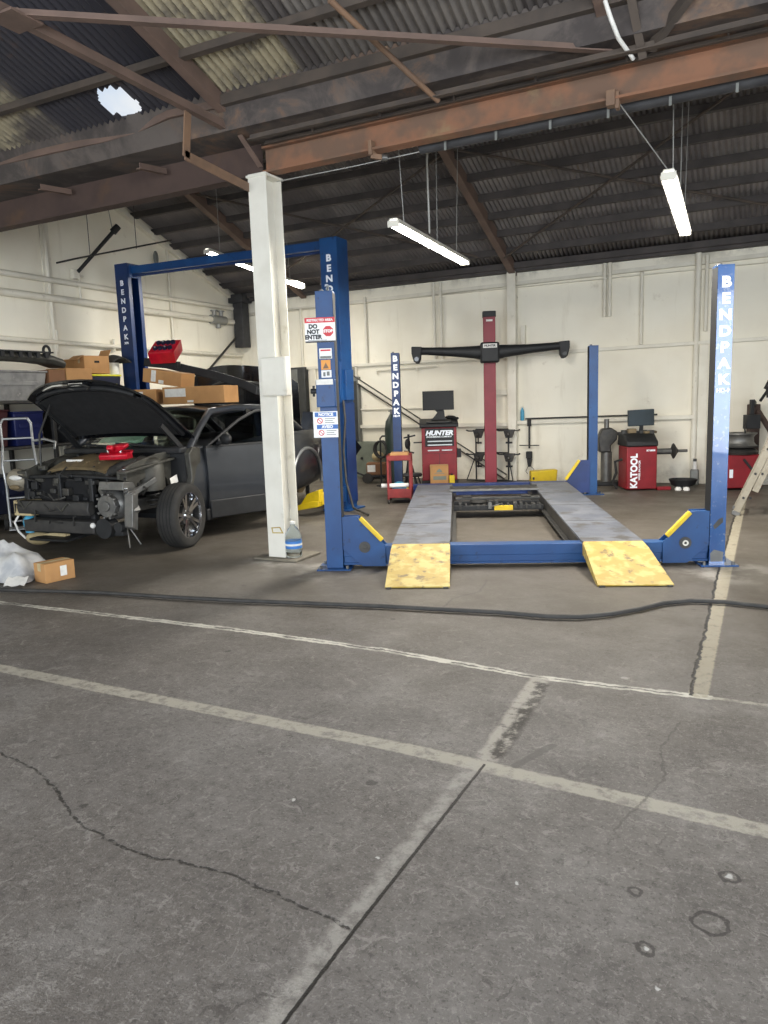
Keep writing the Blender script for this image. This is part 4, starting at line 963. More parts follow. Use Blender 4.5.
for s in (-1, 1): obj('hinge_arm', MB().bar((-.40,s*.70,1.0),(-.1,s*.68,1.26),.03,.05), G_['black_plastic'], car)
# front end without fenders and bumper
obj('firewall', MB().box(-.36,-.30,-.80,.80,.30,.98), G_['black_plastic'], car)
obj('cowl', MB().box(-.44,-.24,-.80,.80,.95,1.02), G_['black_plastic'], car, .02)
for s in (-1, 1):
    ap = obj('side_apron', MB().prism([(-.34,.30),(-.34,.98),(-.1,.97),(.30,.90),(.50,.84),(.50,.76),(.36,.72),(.33,.60),(.20,.72),(-.05,.78),(-.22,.70),(-.27,.45)], s*.60-.015, s*.60+.015, 'y').box(-.36,.42,min(s*.60,s*.70),max(s*.60,s*.70),.86,.885,T(ry=R(6))), G_['car_inner'], car, .006)
    obj('strut_tower', MB().lathe([(.16,.60),(.15,.88),(.10,.93),(.03,.94)], 20, Matrix.Translation((-.02,s*.55,0))), G_['car_inner'], car)
    obj('hinge_pillar', MB().prism([(-.34,.26),(-.50,.26),(-.50,1.0),(-.38,1.02),(-.30,.95),(-.33,.7),(-.24,.5)], s*.74, s*.86, 'y'), G_['car_inner'], car, .01)
    obj('frame_rail', MB().bar((-.3,s*.48,.46),(.52,s*.48,.46),.10,.13), G_['dark_grey_metal'], car, .008)
    obj('coil_spring', MB().tube([(-.0+.07*cos(a),s*.60+.07*sin(a),.45+.25*a/(2*pi*5)) for a in [2*pi*i/12 for i in range(61)]], .009, 6), G_['dark_grey_metal'], car)
obj('apron_label', MB().box(-.06,.06,-.002,.003,-.04,.04, T(-.21,.712,.68,ry=R(14))), G_['paper_label'], car)
obj('radiator_support', MB().bar((.44,-.68,.77),(.45,.0,.79),.06,.035).bar((.45,.0,.79),(.42,.62,.76),.05,.03).box(.42,.48,-.66,-.60,.2,.77).box(.42,.48,.20,.25,.2,.77).box(.42,.50,-.60,.60,.20,.27).box(.44,.49,-.2,-.15,.5,.82), G_['black_plastic'], car, .01)
obj('radiator', MB().box(.36,.41,-.58,.2,.27,.79), G_['black_fabric'], car)
obj('bumper_beam', MB().prism([(.48,.40),(.56,.40),(.58,.47),(.56,.54),(.48,.54)], -.68, .26, 'y'), G_['hose_black'], car, .01)
for i in range(9):
    y_ = random.uniform(-.6,.2); z_ = random.uniform(.30,.66); w_ = random.uniform(-.22,.22); obj('front_hose', MB().tube([(.565,y_,z_),(.585,y_+w_*.4,z_-random.uniform(-.04,.1)),(.575,y_+w_*.8,z_-random.uniform(-.05,.12)),(.55,y_+w_,z_-random.uniform(-.02,.1))], random.uniform(.007,.014), 6), G_[random.choice(['black_rubber','dark_grey_metal','car_inner'])], car)
obj('lower_crossmember', MB().prism([(.36,.20),(.56,.22),(.56,.34),(.50,.36),(.36,.32)], -.62, .30, 'y'), G_['hose_black'], car, .01)
obj('undertray', MB().prism([(.1,.16),(.62,.14),(.62,.16),(.1,.19)], -.50, .0, 'y'), G_['black_plastic'], car)
obj('engine_block', MB().box(-.22,.30,-.40,.30,.35,.83), G_['dark_grey_metal'], car, .03)
ec = [[(-.24+.60*v, -.42+.74*w_, .90 + .05*sin(pi*min(1,max(0,v)))*1.0 - .06*v*v - .04*abs(2*w_-1)**3) for w_ in [i/12 for i in range(13)]] for v in [j/8 for j in range(9)]]
cv = obj('engine_cover', MB().shell(ec, -.03), G_['tan_plastic'], car)
obj('cover_badge', MB().box(.22,.25,-.28,-.08,.915,.935), G_['paper_label'], cv)
rib = MB()
for i in range(4): rib.tube([(-.2+.48*t/6,-.30+.16*i,.945-.05*(t/6)**2+.01) for t in range(7)], .012, 6)
obj('cover_ribs', rib, G_['tan_plastic'], cv)
obj('battery', MB().box(-.22,.02,-.60,-.42,.72,.93).cyl((-.15,-.5,.93),(-.15,-.5,.96),.02,n=10), G_['black_plastic'], car, .008)
obj('intake_hose', MB().tube([(.30,.30,.80),(.22,.42,.86),(.05,.46,.88),(-.12,.40,.90)], [.05,.055,.055,.05], 12), G_['black_rubber'], car)
tr = MB().sphere((.40,.46,.50),.15,14,None,(.7,1.1,1)).cyl((.45,.46,.50),(.54,.46,.50),.11,n=20).cyl((.54,.46,.50),(.56,.46,.50),.05,n=14)
for i in range(10):
    a = 2*pi*i/10; tr.cyl((.50,.46+.12*cos(a),.50+.12*sin(a)),(.55,.46+.12*cos(a),.50+.12*sin(a)),.014,n=8)
tr.prism([(.30,.62),(.52,.66),(.5,.74),(.36,.72)], .36, .66, 'y').bar((.42,.62,.64),(.46,.76,.44),.07,.05).bar((.42,.30,.66),(.46,.40,.58),.05,.05)
obj('transmission', tr, G_['grey_metal'], car, .004)
obj('compressor', MB().cyl((.44,.42,.28),(.56,.42,.28),.10,n=20).cyl((.50,.62,.30),(.58,.62,.30),.05,n=14), G_['black_plastic'], car)
obj('towing_eye', MB().sphere((.57,.30,.31),.028,10), G_['paper_label'], car)
obj('subframe_bracket', MB().prism([(.42,.62),(.50,.62),(.54,.30),(.46,.26)], .66, .76, 'y').bar((.48,.70,.60),(.2,.80,.74),.05,.05).bar((.50,.70,.28),(.46,.78,.12),.015,.015).bar((.52,.68,.28),(.55,.72,.10),.012,.012), G_['grey_metal'], car, .006)
obj('bright_bracket', MB().bar((.40,.60,.74),(.44,.63,.86),.03,.02).bar((.46,.64,.60),(.48,.66,.68),.04,.03), G_['chrome'], car, .004)
hn = MB()
for i in range(26):
    p = Vector((random.uniform(.15,.46),random.uniform(-.6,.7),random.uniform(.5,.86))); pts = [p]
    for j in range(4):
        p = p + Vector((random.uniform(-.05,.07),random.uniform(-.14,.14),random.uniform(-.09,.07))); p.x = min(p.x,.56); pts.append(p)
    obj('wiring_hose', MB().tube(pts, random.uniform(.006,.013), 6), G_[random.choice(['black_rubber','black_rubber','dark_grey_metal'])], car)
for i in range(18):
    obj('mounting_bracket', MB().cbox((random.uniform(.40,.50),random.uniform(-.62,.28),random.uniform(.55,.76)),(random.uniform(.03,.08),random.uniform(.04,.12),random.uniform(.03,.09))), G_[random.choice(['dark_grey_metal','car_inner','black_plastic'])], car, .006)
for i in range(16):
    obj('engine_ancillary', MB().cbox((random.uniform(-.1,.38),random.uniform(-.58,.62),random.uniform(.80,.87)),(random.uniform(.04,.1),random.uniform(.04,.12),random.uniform(.03,.07))), G_[random.choice(['dark_grey_metal','car_inner','black_plastic'])], car, .008)
# right-hand headlight still hanging, washer bottle, liner scoop
hlgt = obj('headlight', MB().sphere((.44,-.76,.74),.15,14,None,(.7,.9,.8)), G_['worn_aluminium'], car)
obj('reflector', MB().sphere((.525,-.71,.77),.055,12,None,(.5,1.6,.5)), G_['paper_label'], hlgt)
obj('turn_lens', MB().sphere((.53,-.73,.67),.045,10,None,(.5,1.6,.6)), G_['tan_plastic'], hlgt)
obj('crash_box', MB().box(.40,.56,-.74,-.50,.38,.54), G_['beige_plastic'], car, .01)
obj('washer_pump', MB().sphere((.50,-.60,.30),.075,12,None,(.8,1,1.2)).cyl((.50,-.60,.2),(.50,-.60,.24),.05,n=12), G_['cyan_plastic'], car)
obj('ground_strap', MB().tube([(.50,-.74,.38),(.52,-.79,.30),(.50,-.77,.20),(.46,-.72,.12)], .012, 8), G_['paper_label'], car)
obj('fender_liner_scrap', MB().sphere((.44,-.56,.13),.12,12,None,(.8,1.3,.6)).bar((.44,-.45,.15),(.46,-.15,.20),.06,.06), G_['beige_plastic'], car)
# wheels
def wheel(x, y, s, steer=0):
    w = obj('wheel', MB().cyl((0,-.03*s,0),(0,.06*s,0),.10,n=20), G_['dark_grey_metal'], car); w.location = (x,y,.335); w.rotation_euler = (0,0,steer)
    prof = [(.235,-.10),(.255,-.108),(.30,-.112),(.322,-.10),(.332,-.07),(.335,0),(.332,.07),(.322,.10),(.30,.112),(.255,.108),(.235,.10)]
    Mx = Matrix.Rotation(pi/2,4,'X')
    obj('tyre', MB().lathe(prof, 48, Mx, ring=True), G_['black_rubber'], w)
    gr = MB()
    for q in (-.055,-.02,.02,.055): gr.lathe([(.3345,q-.004),(.3362,q-.004),(.3362,q+.004),(.3345,q+.004)], 48, Mx, ring=True)
    obj('tread_groove', gr, G_['deep_black'], w)
    rim = MB().lathe([(.238,-.10),(.242,.10),(.230,.10),(.220,.06),(.212,-.08)], 40, Mx if s < 0 else Mx @ Matrix.Rotation(pi,4,'X'), ring=True)
    fy_ = .055*s
    for i in range(5):
        a = 2*pi*i/5
        for d in (-.16,.16):
            rim.bar((.05*cos(a+d*.5),fy_,.05*sin(a+d*.5)),(.225*cos(a+d),fy_+.02*s,.225*sin(a+d)),.034,.02,(0,1,0))
    rim.cyl((0,.03*s,0),(0,.075*s,0),.06,.05,20)
    obj('rim', rim, G_['chrome'], w)
    nuts = MB()
    for i in range(5):
        a = 2*pi*i/5+.6; nuts.cyl((.04*cos(a),.07*s,.04*sin(a)),(.04*cos(a),.085*s,.04*sin(a)),.009,n=6)
    obj('wheel_nuts', nuts, G_['dark_grey_metal'], w)
    return w
wheel(-.05,.90,1,R(7)); wheel(0,-.83,-1,R(7)); wheel(-2.85,-.83,-1)

# ------------------------------------------------------------------ on and around the car
def carw(x, y, z):
    a = R(-85); return (-6.236 + x*cos(a)-y*sin(a), 5.757 + x*sin(a)+y*cos(a), z)
jp = thing('tool_case', 'open red plastic tool case lying on the engine', 'tool case', carw(.22,.36,.935), R(-70))
obj('lower_half', MB().prism([(-.13,.0),(.09,.0),(.11,.05),(.04,.075),(-.10,.06)], -.15, .13, 'y', T(rz=R(10))), G_['red_plastic'], jp, .012)
obj('lid_half', MB().prism([(-.12,.0),(-.04,-.03),(.12,.02),(.13,.06),(.02,.055),(-.10,.04)], -.035, .035, 'y', T(x=.02,y=.04,z=.10,rz=R(70),rx=R(20))).prism([(-.10,.0),(.10,.0),(.08,.05),(-.06,.06)], -.03, .03, 'y', T(x=.07,y=-.02,z=.08,rz=R(15),ry=R(-20))), G_['red_plastic'], jp, .014)
tl = MB()
for i in range(9): tl.cbox((random.uniform(-.12,.02),random.uniform(-.13,.08),.085),(.035,.025,.035))
obj('tools', tl, G_['chrome'], jp, .006)
obj('handle', MB().tube([(-.12,-.1,.06),(-.19,-.08,.07),(-.19,.08,.07),(-.12,.1,.06)], .014, 8), G_['red_plastic'], jp)
gc = tag(obj('green_reflection_sheet', MB().shell([[( (i-4)*.022, (j-6)*.05, .006*sin(i*1.3+j*.7)+.006*sin(j*1.1)) for j in range(13)] for i in range(9)], .01, T(*carw(-.67,-.30,1.105),rz=R(-85),ry=R(30))), G_['green_reflection_sheet']), 'pale green sheet standing in for a reflection in the windshield', 'cloth')  # added sheet in place of a pale green reflection in the glass

def carton(label, loc, d, rz, m='cardboard', lab=(), group='cardboard cartons', tilt=0, flaps=False, name='cardboard_box'):
    c = thing(name, label, 'box', loc, rz, group)
    if tilt: c.rotation_euler = (0, tilt, rz)
    b = obj('carton_body', MB().box(-d[0]/2,d[0]/2,-d[1]/2,d[1]/2,0,d[2]), G_[m], c, .004)
    obj('tape', MB().box(-d[0]/2-.001,d[0]/2+.001,-.025,.025,d[2]-.0005,d[2]+.001).box(-d[0]/2-.0015,-d[0]/2-.0005,-.025,.025,d[2]*.6,d[2]), G_['tan_plastic' if m == 'cardboard_dark' else 'beige_plastic'], b)
    for x0, x1, z0, z1 in lab:
        obj('shipping_label', MB().box(-d[0]/2+x0*d[0],-d[0]/2+x1*d[0],-d[1]/2-.0025,-d[1]/2-.0005,z0*d[2],z1*d[2]), G_['paper_label'], b)
    if flaps:
        obj('open_flap', MB().prism([(-d[0]/2,d[2]),(-d[0]/2-.10,d[2]-.06),(-d[0]/2-.10,d[2]-.055),(-d[0]/2,d[2]+.006)], -d[1]/2, d[1]/2, 'y'), G_[m], b)
        obj('open_flap', MB().prism([(d[0]/2,d[2]),(d[0]/2+.05,d[2]+.09),(d[0]/2+.045,d[2]+.092),(d[0]/2-.006,d[2])], -d[1]/2, d[1]/2, 'y'), G_[m], b)
        obj('hand_hole', MB().box(-.04,.04,-d[1]/2-.002,-d[1]/2-.0005,d[2]*.6,d[2]*.72), G_['deep_black'], b)
    return c
zr = 1.462
A1 = R(10)
carton('long cardboard carton with a big white label on the car roof', (-6.21,7.33,zr+.012), (.84,.36,.205), A1, lab=((.04,.38,.42,.9),(.40,.5,.08,.2)))
carton('small cardboard carton on the car roof next to the blue column', (-6.88,7.10,zr+.012), (.34,.30,.19), R(24), lab=((.2,.55,.45,.85),))
carton('tilted cardboard carton with white side label stacked on the car roof', (-6.78,7.40,zr+.262), (.56,.30,.17), R(8), lab=((.22,.34,.12,.95),(.42,.55,.05,.3)), tilt=R(9))
bc = thing('bumper_cover', 'long black plastic bumper strip lying across the cartons on the car', 'car part', (-6.47,7.72,1.735), R(4))
obj('strip', MB().loft([[Vector((x,y0+a,z+b)) for a, b in ((-.08,-.05),(.05,-.06),(.06,.03),(-.05,.06))] for x, y0, z in ((-.85,-.05,.30),(-.55,.0,.26),(-.2,.02,.17),(.2,.03,.08),(.6,.03,-.04),(.82,0,-.13))], True, False), G_['black_plastic'], bc, .01)
obj('clip_tab', MB().box(-.35,-.3,-.12,-.06,.2,.28), G_['black_plastic'], bc, .004)
rt = thing('red_tray', 'red plastic crate of small dark bottles balanced on top of the black strip', 'crate', (-6.96,7.62,2.08), R(8))
rt.rotation_euler = (R(40),0,R(10))
obj('crate', MB().prism([(-.19,.0),(.17,.0),(.22,.17),(-.16,.17)], -.13, .13, 'y').box(-.12,.17,-.12,.12,.165,.175), G_['red_plastic'], rt, .012)
pk = MB()
for i in range(4):
    for j in range(2): pk.cyl((-.10+.07*i+.03,-.055+.11*j,.165),(-.10+.07*i+.035,-.055+.11*j,.205),.031,n=10)
obj('bottles', pk, G_['navy_plastic'], rt)
obj('silver_caps', MB().cyl((-.07,-.055,.205),(-.065,-.055,.212),.012,n=10).cyl((.0,.055,.205),(.005,.055,.212),.012,n=10).cyl((.075,-.055,.205),(.08,-.055,.212),.012,n=10), G_['aluminium'], rt)
# loose hood panel propped behind the car
hp = thing('car_hood_panel', 'loose black hood panel propped up behind the car roof', 'car part', (-7.32,9.75,0), R(20))
ga = [[(-.85+1.7*u, -.12*sin(pi*u)-.10*v, .60+1.50*v*(1-.16*abs(2*u-1)**3.0)-.12*v*u) for u in [i/16 for i in range(17)]] for v in [j/10 for j in range(11)]]
obj('panel', MB().shell(ga, .02), G_['black_gloss'], hp)
obj('inner_rib', MB().tube([(-.7+1.4*u, -.12*sin(pi*u)-.11, .62+1.22*(1-.2*abs(2*u-1)**3)-.12*u) for u in [i/14 for i in range(15)]], .03, 8), G_['dark_grey_metal'], hp)
obj('prop_stand', MB().bar((-.5,.05,0),(-.5,-.0,.62),.05,.05).bar((.5,.05,0),(.5,-.0,.62),.05,.05).bar((-.6,.05,.58),(.6,.05,.58),.05,.05).bar((-.5,.05,.02),(-.5,.5,.02),.05,.04).bar((.5,.05,.02),(.5,.5,.02),.05,.04), G_['dark_grey_metal'], hp)
fd = thing('car_fender', 'loose black fender leaning behind the white column', 'car part', (-5.95,9.72,0), R(15))
obj('panel', MB().shell([[(-.45+.9*u+.12*v, .10*sin(pi*u)+.12*v, .55+.75*v*(1-.75*u*u)) for u in [i/12 for i in range(13)]] for v in [j/8 for j in range(9)]], .02), G_['black_gloss'], fd)
obj('prop_stand', MB().bar((-.3,.08,0),(-.3,.08,.6),.05,.05).bar((.3,.08,0),(.3,.08,.6),.05,.05).bar((-.4,.08,.57),(.4,.08,.57),.05,.05).bar((-.3,.08,.02),(-.3,.45,.02),.05,.04).bar((.3,.08,.02),(.3,.45,.02),.05,.04), G_['dark_grey_metal'], fd)

# parts rack along the left wall and what lies on it
rk = thing('storage_rack', 'dark steel storage rack along the left wall full of car parts', 'rack', (-8.91,7.0,0))
for x in (-.45,.45):
    for y in (-2.0,0,1.36): obj('upright', MB().box(x-.025,x+.025,y-.025,y+.025,0,1.577), G_['dark_grey_metal'], rk, .003)
for z in (.15,1.0,1.578): obj('shelf', MB().box(-.48,.48,-2.05,1.42,z-.03,z), G_['dark_grey_metal'], rk, .004)
def tote(label, loc, d, m, lid=None, rz=0):
    t = thing('storage_tote', label, 'storage bin', loc, rz, 'plastic totes on the rack')
    a, b, h = d
    obj('tub', MB().loft([[Vector((x*a*s,y*b*s,z)) for x, y in ((-.5,-.5),(.5,-.5),(.5,.5),(-.5,.5))] for s, z in ((.88,.0),(1,h))], True, False), G_[m], t, .012)
    obj('lid', MB().box(-a*.52,a*.52,-b*.52,b*.52,h,h+.025), G_[lid or m], t, .008)
    obj('rim_band', MB().box(a*.49,a*.515,-b*.35,b*.35,h*.55,h*.68), G_[lid or m], t, .004)
    return t
tote('large cloudy clear plastic tote on the top shelf at the left edge', (-8.76,6.52,1.58), (.55,.92,.36), 'clear_tote')
tote('dark navy tote with bright yellow lid on the top shelf', (-8.76,8.05,1.58), (.46,.54,.33), 'navy_plastic', 'yellow_lid')
tote('blue plastic tote on the middle shelf behind the hand truck', (-8.86,6.75,1.002), (.5,.45,.42), 'blue_plastic')
tote('dark red tote on the middle shelf at the left edge', (-8.86,6.2,1.002), (.5,.5,.45), 'maroon_plastic')
tote('black tote on the middle shelf behind the raised hood', (-8.86,7.6,1.002), (.5,.6,.42), 'black_plastic')
tote('low black tote on the bottom shelf behind the hand truck', (-8.86,6.5,.152), (.5,.7,.45), 'navy_plastic')
for i, (y, l, m, d) in enumerate(((7.15,'brown carton in shade beside the cloudy tote','cardboard_dark',(.4,.26,.40)),(7.52,'plain tan carton between the brown carton and yellow-lidded tote','cardboard',(.4,.44,.43)))):
    carton(l, (-8.68,y,1.58), d, 0, m, group='cartons on the rack')
carton('open cardboard carton with hand holes standing behind the tan carton', (-9.05,8.06,1.95), (.26,.44,.22), R(90)-R(90), 'cardboard', flaps=False, group='cartons on the rack')
c = carton('tilted open carton with flaps on top of the rack pile', (-8.72,7.97,1.95), (.40,.26,.25), R(80), 'cardboard', flaps=True, group='cartons on the rack')
tag_o = thing('plastic_bucket', 'small white bucket with a black part on it beside the blue column', 'bucket', (-8.74,8.34,1.945))
obj('pail', MB().lathe([(.09,0),(.115,.0),(.125,.17),(.115,.17),(.10,.02)], 20), G_['paper_label'], tag_o)
bk = tag(obj('black_bracket', MB().shell([[(-8.72-.2+.4*u, 8.36-.17+.36*v, 2.125+.11*sin(pi*v)*sin(pi*(.2+.6*u))) for v in [i/12 for i in range(13)]] for u in [j/8 for j in range(9)]], .015), G_['black_plastic']), 'curved black plastic part resting on the white bucket', 'car part')
bm_ = thing('bumper_assembly', 'dark stripped bumper assembly lying on top of the cloudy tote', 'car part', (-8.72,6.50,2.03))
obj('bumper_skin', MB().loft([[Vector((.05+a,y,.07+z+b)) for a, b in ((-.16,-.05),(.16,-.07),(.2,.0),(.14,.06),(-.14,.06))] for y, z in ((-1.0,.04),(-.6,.05),(-.1,.05),(.35,.04),(.62,.02),(.82,-.03))], True, False), G_['car_inner'], bm_, .02)
sl = MB()
for i in range(12): sl.box(.2,.26,-.95+.13*i,-.90+.13*i,.10,.17)
sl.box(.2,.25,-1.0,.62,.165,.185)
obj('bracket_strip', sl, G_['black_plastic'], bm_, .003)
obj('tow_loop', MB().tube([(.2,.55+.05*cos(a),.20+.06*sin(a)) for a in [2*pi*i/14 for i in range(15)]], .018, 8), G_['black_plastic'], bm_)

# chrome hand truck at the left
ht = thing('hand_truck', 'bright tubular folding hand truck standing by the rack at the left', 'hand truck', (-8.12,6.17,0), R(53))
fr_ = MB()
for x in (-.17,.17):
    fr_.tube([(x,.0,.05),(x,.02,.55),(x+.02*(-1 if x<0 else 1),-.02,.80),(x,.14,1.02),(x,.18,1.30),(x*.8,.2,1.36)], .016, 8)
fr_.tube([(-.136,.2,1.36),(.136,.2,1.36)], .016, 8)
obj('tube_frame', fr_, G_['aluminium'], ht)
for z, y in ((1.12,.15),(.86,.0),(.40,.02)): obj('cross_tube', MB().tube([(-.17,y,z),(.17,y,z)], .012, 8), G_['aluminium'], ht)
obj('handle_loop', MB().tube([(.17,.14,1.08),(.30,.05,1.10),(.42,-.05,1.06),(.40,-.1,.98)], .016, 8), G_['aluminium'], ht)
obj('nose_plate', MB().box(-.19,.19,-.22,.0,.03,.045), G_['aluminium'], ht, .004)
for x in (-.22,.22): obj('wheel', MB().cyl((x-.02,.1,.10),(x+.02,.1,.10),.10,n=20), G_['black_rubber'], ht)
obj('axle', MB().cyl((-.22,.1,.10),(.22,.1,.10),.012,n=8).bar((-.17,.1,.1),(-.17,.02,.3),.02,.02).bar((.17,.1,.1),(.17,.02,.3),.02,.02), G_['aluminium'], ht)
# carton and plastic sheeting on the floor
carton('long low cardboard carton on the floor beside the plastic sheeting', (-5.435,4.36,0), (.27,.18,.165), R(80), lab=((.50,.72,.25,.78),), group='floor carton')
rows_ = []
for i in range(26):
    u = i/25; r = []
    for j in range(18):
        v = j/17
        x = -1.0+1.25*u; y = -.26+.55*v
        h = .26*max(0,sin(pi*min(1,max(0,v))))**.7*(.35+.65*sin(pi*min(.97,u*.72+.14)))
        h *= .9 + .24*sin(7*u+4*v+1.2*sin(5*v)) + .16*(1-2*abs(sin(9*u-5*v))) + .10*(1-2*abs(sin(17*u+8*v+2*sin(6*v))))
        if u > .93: h *= max(.02,(1-u)/.07)
        r.append((x+.03*sin(9*v), y+.03*sin(11*u), max(.006,h)+.004))
    rows_.append(r)
sh = tag(obj('plastic_sheeting', MB().shell(rows_, .004), G_['white_plastic_sheet']), 'crumpled white plastic sheeting heaped on the floor at the left edge', 'plastic sheet')
sh.location = (-5.86,4.31,0); sh.rotation_euler = (0,0,R(14))
pp = tag(obj('paper_sheet', MB().shell([[(.10*i/3-.1, .12*j/3, .02+.05*j/3+.008*sin(i*2+j)) for j in range(4)] for i in range(6)], .002), G_['paper_label']), 'white paper sheet leaning on the plastic sheeting', 'paper')
pp.location = (-5.50,4.02,0); pp.rotation_euler = (0,0,R(32))

# water jug at the column foot
jg = thing('water_jug', 'clear plastic water jug with blue label at the foot of the white column', 'water jug', (-3.885,5.745,.0225))
obj('jug_body', MB().lathe([(.0,.0),(.068,.0),(.076,.01),(.078,.05),(.074,.06),(.078,.07),(.078,.19),(.072,.215),(.045,.265),(.024,.29),(.022,.31),(.0,.31)], 28, cap=False), G_['clear_bottle'], jg)
lb = obj('label', MB().lathe([(.0788,.085),(.0795,.085),(.0795,.155),(.0788,.155)], 28), G_['water_blue'], jg)
obj('label_band', MB().lathe([(.0796,.112),(.080,.112),(.080,.130),(.0796,.130)], 28), G_['paper_label'], lb)
obj('cap', MB().cyl((0,0,.312),(0,0,.335),.025,n=18), G_['paper_label'], jg)
# electric box on the column and things on the back wall
eb = thing('wall_mounted_box', 'white painted electrical box on the side of the white column', 'electrical box', (-4.035,5.68,1.51))
obj('box_body', MB().box(0,.26,-.085,-.001,0,.34), G_['white_paint'], eb, .008)
obj('cover', MB().box(.008,.252,-.092,-.085,.01,.33), G_['white_paint'], eb, .002)
# hose on the floor
hs = MB().tube([(-8.3,3.2,.02),(-7.0,3.6,.02),(-6.2,3.78,.02),(-5.51,3.88,.02),(-4.62,4.10,.02),(-3.9,4.20,.02),(-3.4,4.29,.02),(-2.33,4.52,.02),(-1.9,4.59,.02),(-1.53,4.655,.02),(-1.22,4.67,.02),(-1.02,4.73,.02),(-.85,4.86,.02),(-.69,5.05,.02),(-.57,5.24,.02),(-.41,5.37,.02),(-.2,5.41,.02),(.06,5.38,.02),(.5,5.30,.02),(1.4,5.25,.02)], .0155, 10)
tag(obj('air_hose', hs, G_['hose_black']), 'long black air hose snaking across the floor in front of the lift', 'hose')

# ------------------------------------------------------------------ back wall items
pc = thing('wall_mounted_panel', 'dark grey electrical panel on the back wall behind the white column', 'electrical panel', (-8.12,12.35,.75))
obj('enclosure', MB().box(-.25,.22,0,.14,0,1.36), G_['panel_dark'], pc, .01)
obj('door_panel', MB().box(-.22,.06,-.012,0,.04,1.32), G_['panel_grey'], pc, .004)
br_ = MB()
for i in range(7): br_.box(-.12,-.03,-.022,-.012,.35+.1*i,.40+.1*i).box(-.0,.05,-.022,-.012,.35+.1*i,.40+.1*i)
obj('breakers', br_, G_['black_plastic'], pc)
p2 = thing('wall_mounted_cover', 'tall narrow white conduit cover beside the dark electrical panel', 'electrical panel', (-7.78,12.44,.70))
obj('cover', MB().box(-.07,.07,0,.055,0,1.40), G_['wall_trim_paint'], p2, .01)
p3 = thing('wall_mounted_panel', 'narrow grey breaker panel on the back wall right of the tall lift post', 'electrical panel', (-6.87,12.40,.60))
obj('enclosure', MB().box(-.10,.10,0,.10,0,1.28), G_['panel_grey'], p3, .01)
obj('door_panel', MB().box(-.07,.07,-.01,0,.08,1.20), G_['panel_dark'], p3, .003)
obj('conduit_stub', MB().tube([(-.03,.05,1.28),(-.03,.05,1.5)], .02, 8), G_['wire_grey'], p3)
gcb = thing('floor_cabinet', 'grey green steel cabinet standing on the floor by the back wall', 'cabinet', (-6.50,12.22,0))
obj('body', MB().box(-.27,.27,0,.26,.02,.68), G_['cabinet_green'], gcb, .008)
obj('door_panel', MB().box(-.25,.25,-.012,0,.05,.66), G_['cabinet_green'], gcb, .004)
obj('latch', MB().cyl((-.14,-.012,.38),(-.14,-.03,.38),.025,n=12), G_['black_plastic'], gcb)
# small engine cart
ac = thing('portable_machine', 'small brown machine with white tank on wheels in front of the green cabinet', 'machine', (-6.02,11.7,0), R(20))
obj('chassis', MB().box(-.25,.22,-.12,.12,.10,.14).bar((-.25,0,.12),(-.45,0,.2),.03,.03), G_['black_plastic'], ac, .006)
for x in (-.2,.2):
    for y in (-.15,.11): obj('wheel', MB().cyl((x,y,.09),(x,y+.04,.09),.09,n=18), G_['black_rubber'], ac)
obj('motor', MB().box(-.22,.20,-.11,.11,.14,.36), G_['cardboard_dark'], ac, .02)
obj('tank', MB().sphere((-.02,0,.46),.10,12,None,(1.1,1,.9)), G_['beige_plastic'], ac)
obj('paper_tag', MB().box(-.2,-.06,-.115,-.112,.2,.32), G_['paper_label'], ac)
obj('fan', MB().sphere((.20,-.02,.36),.09,10,None,(.8,.8,1.4)), G_['tan_plastic'], ac)
gt = thing('gas_bottle', 'tall dark green cylinder and hose coil standing behind the rear blue post', 'gas cylinder', (-5.56,11.3,0))
obj('bottle', MB().lathe([(.0,.02),(.11,.02),(.12,.06),(.12,.95),(.10,1.08),(.05,1.16),(.03,1.2),(.0,1.2)], 20), G_['bottle_green'], gt)
obj('valve', MB().cyl((0,0,1.2),(0,0,1.27),.025,n=10).bar((-.05,0,1.25),(.05,0,1.25),.02,.02), G_['grey_metal'], gt)
obj('hose_coil', MB().tube([(-.17+.12*cos(a),-.14+.003*i,.62+.14*sin(a)) for i, a in enumerate([2*pi*k/14 for k in range(44)])], .014, 8), G_['black_rubber'], gt)
obj('trolley_handle', MB().tube([(-.20,-.05,.05),(-.20,-.05,.80),(-.16,-.05,.84),(.0,-.05,.84)], .015, 8).box(-.24,.14,-.16,.14,0,.02), G_['black_plastic'], gt)
# tool cart
tcart = thing('tool_cart', 'red two-tier tool cart beside the left runway', 'cart', (-4.588,9.544,0), R(22))
for x in (-.155,.155):
    for y in (-.2,.2):
        obj('corner_post', MB().angle((x,y,.06),(x,y,.66),.028*(1 if x<0 else -1),.003) if False else MB().box(x-.016,x+.016,y-.016,y+.016,.06,.66), G_['red_cart'], tcart, .003)
        obj('caster', MB().cyl((x-.012,y,.032),(x+.012,y,.032),.032,n=12).box(x-.014,x+.014,y-.012,y+.012,.035,.065), G_['black_rubber'], tcart)
for z, h in ((.08,.13),(.60,.075)):
    sf = obj('shelf_tray', MB().box(-.17,.17,-.22,.22,z,z+.012).box(-.17,.17,-.22,-.21,z,z+h).box(-.17,.17,.21,.22,z,z+h).box(-.17,-.162,-.22,.22,z,z+h).box(.162,.17,-.22,.22,z,z+h), G_['red_cart'], tcart, .003)
def ontray(name, label, cat, mb, m, bev=.004):
    o = tag(obj(name, mb, G_[m], None, bev), label, cat); o.location = (-4.588,9.544,0); o.rotation_euler = (0,0,R(22)); return o
ontray('tool_box', 'flat tan box in the top tray of the red cart', 'box', MB().box(-.125,.125,-.18,.16,.614,.70), 'cardboard')
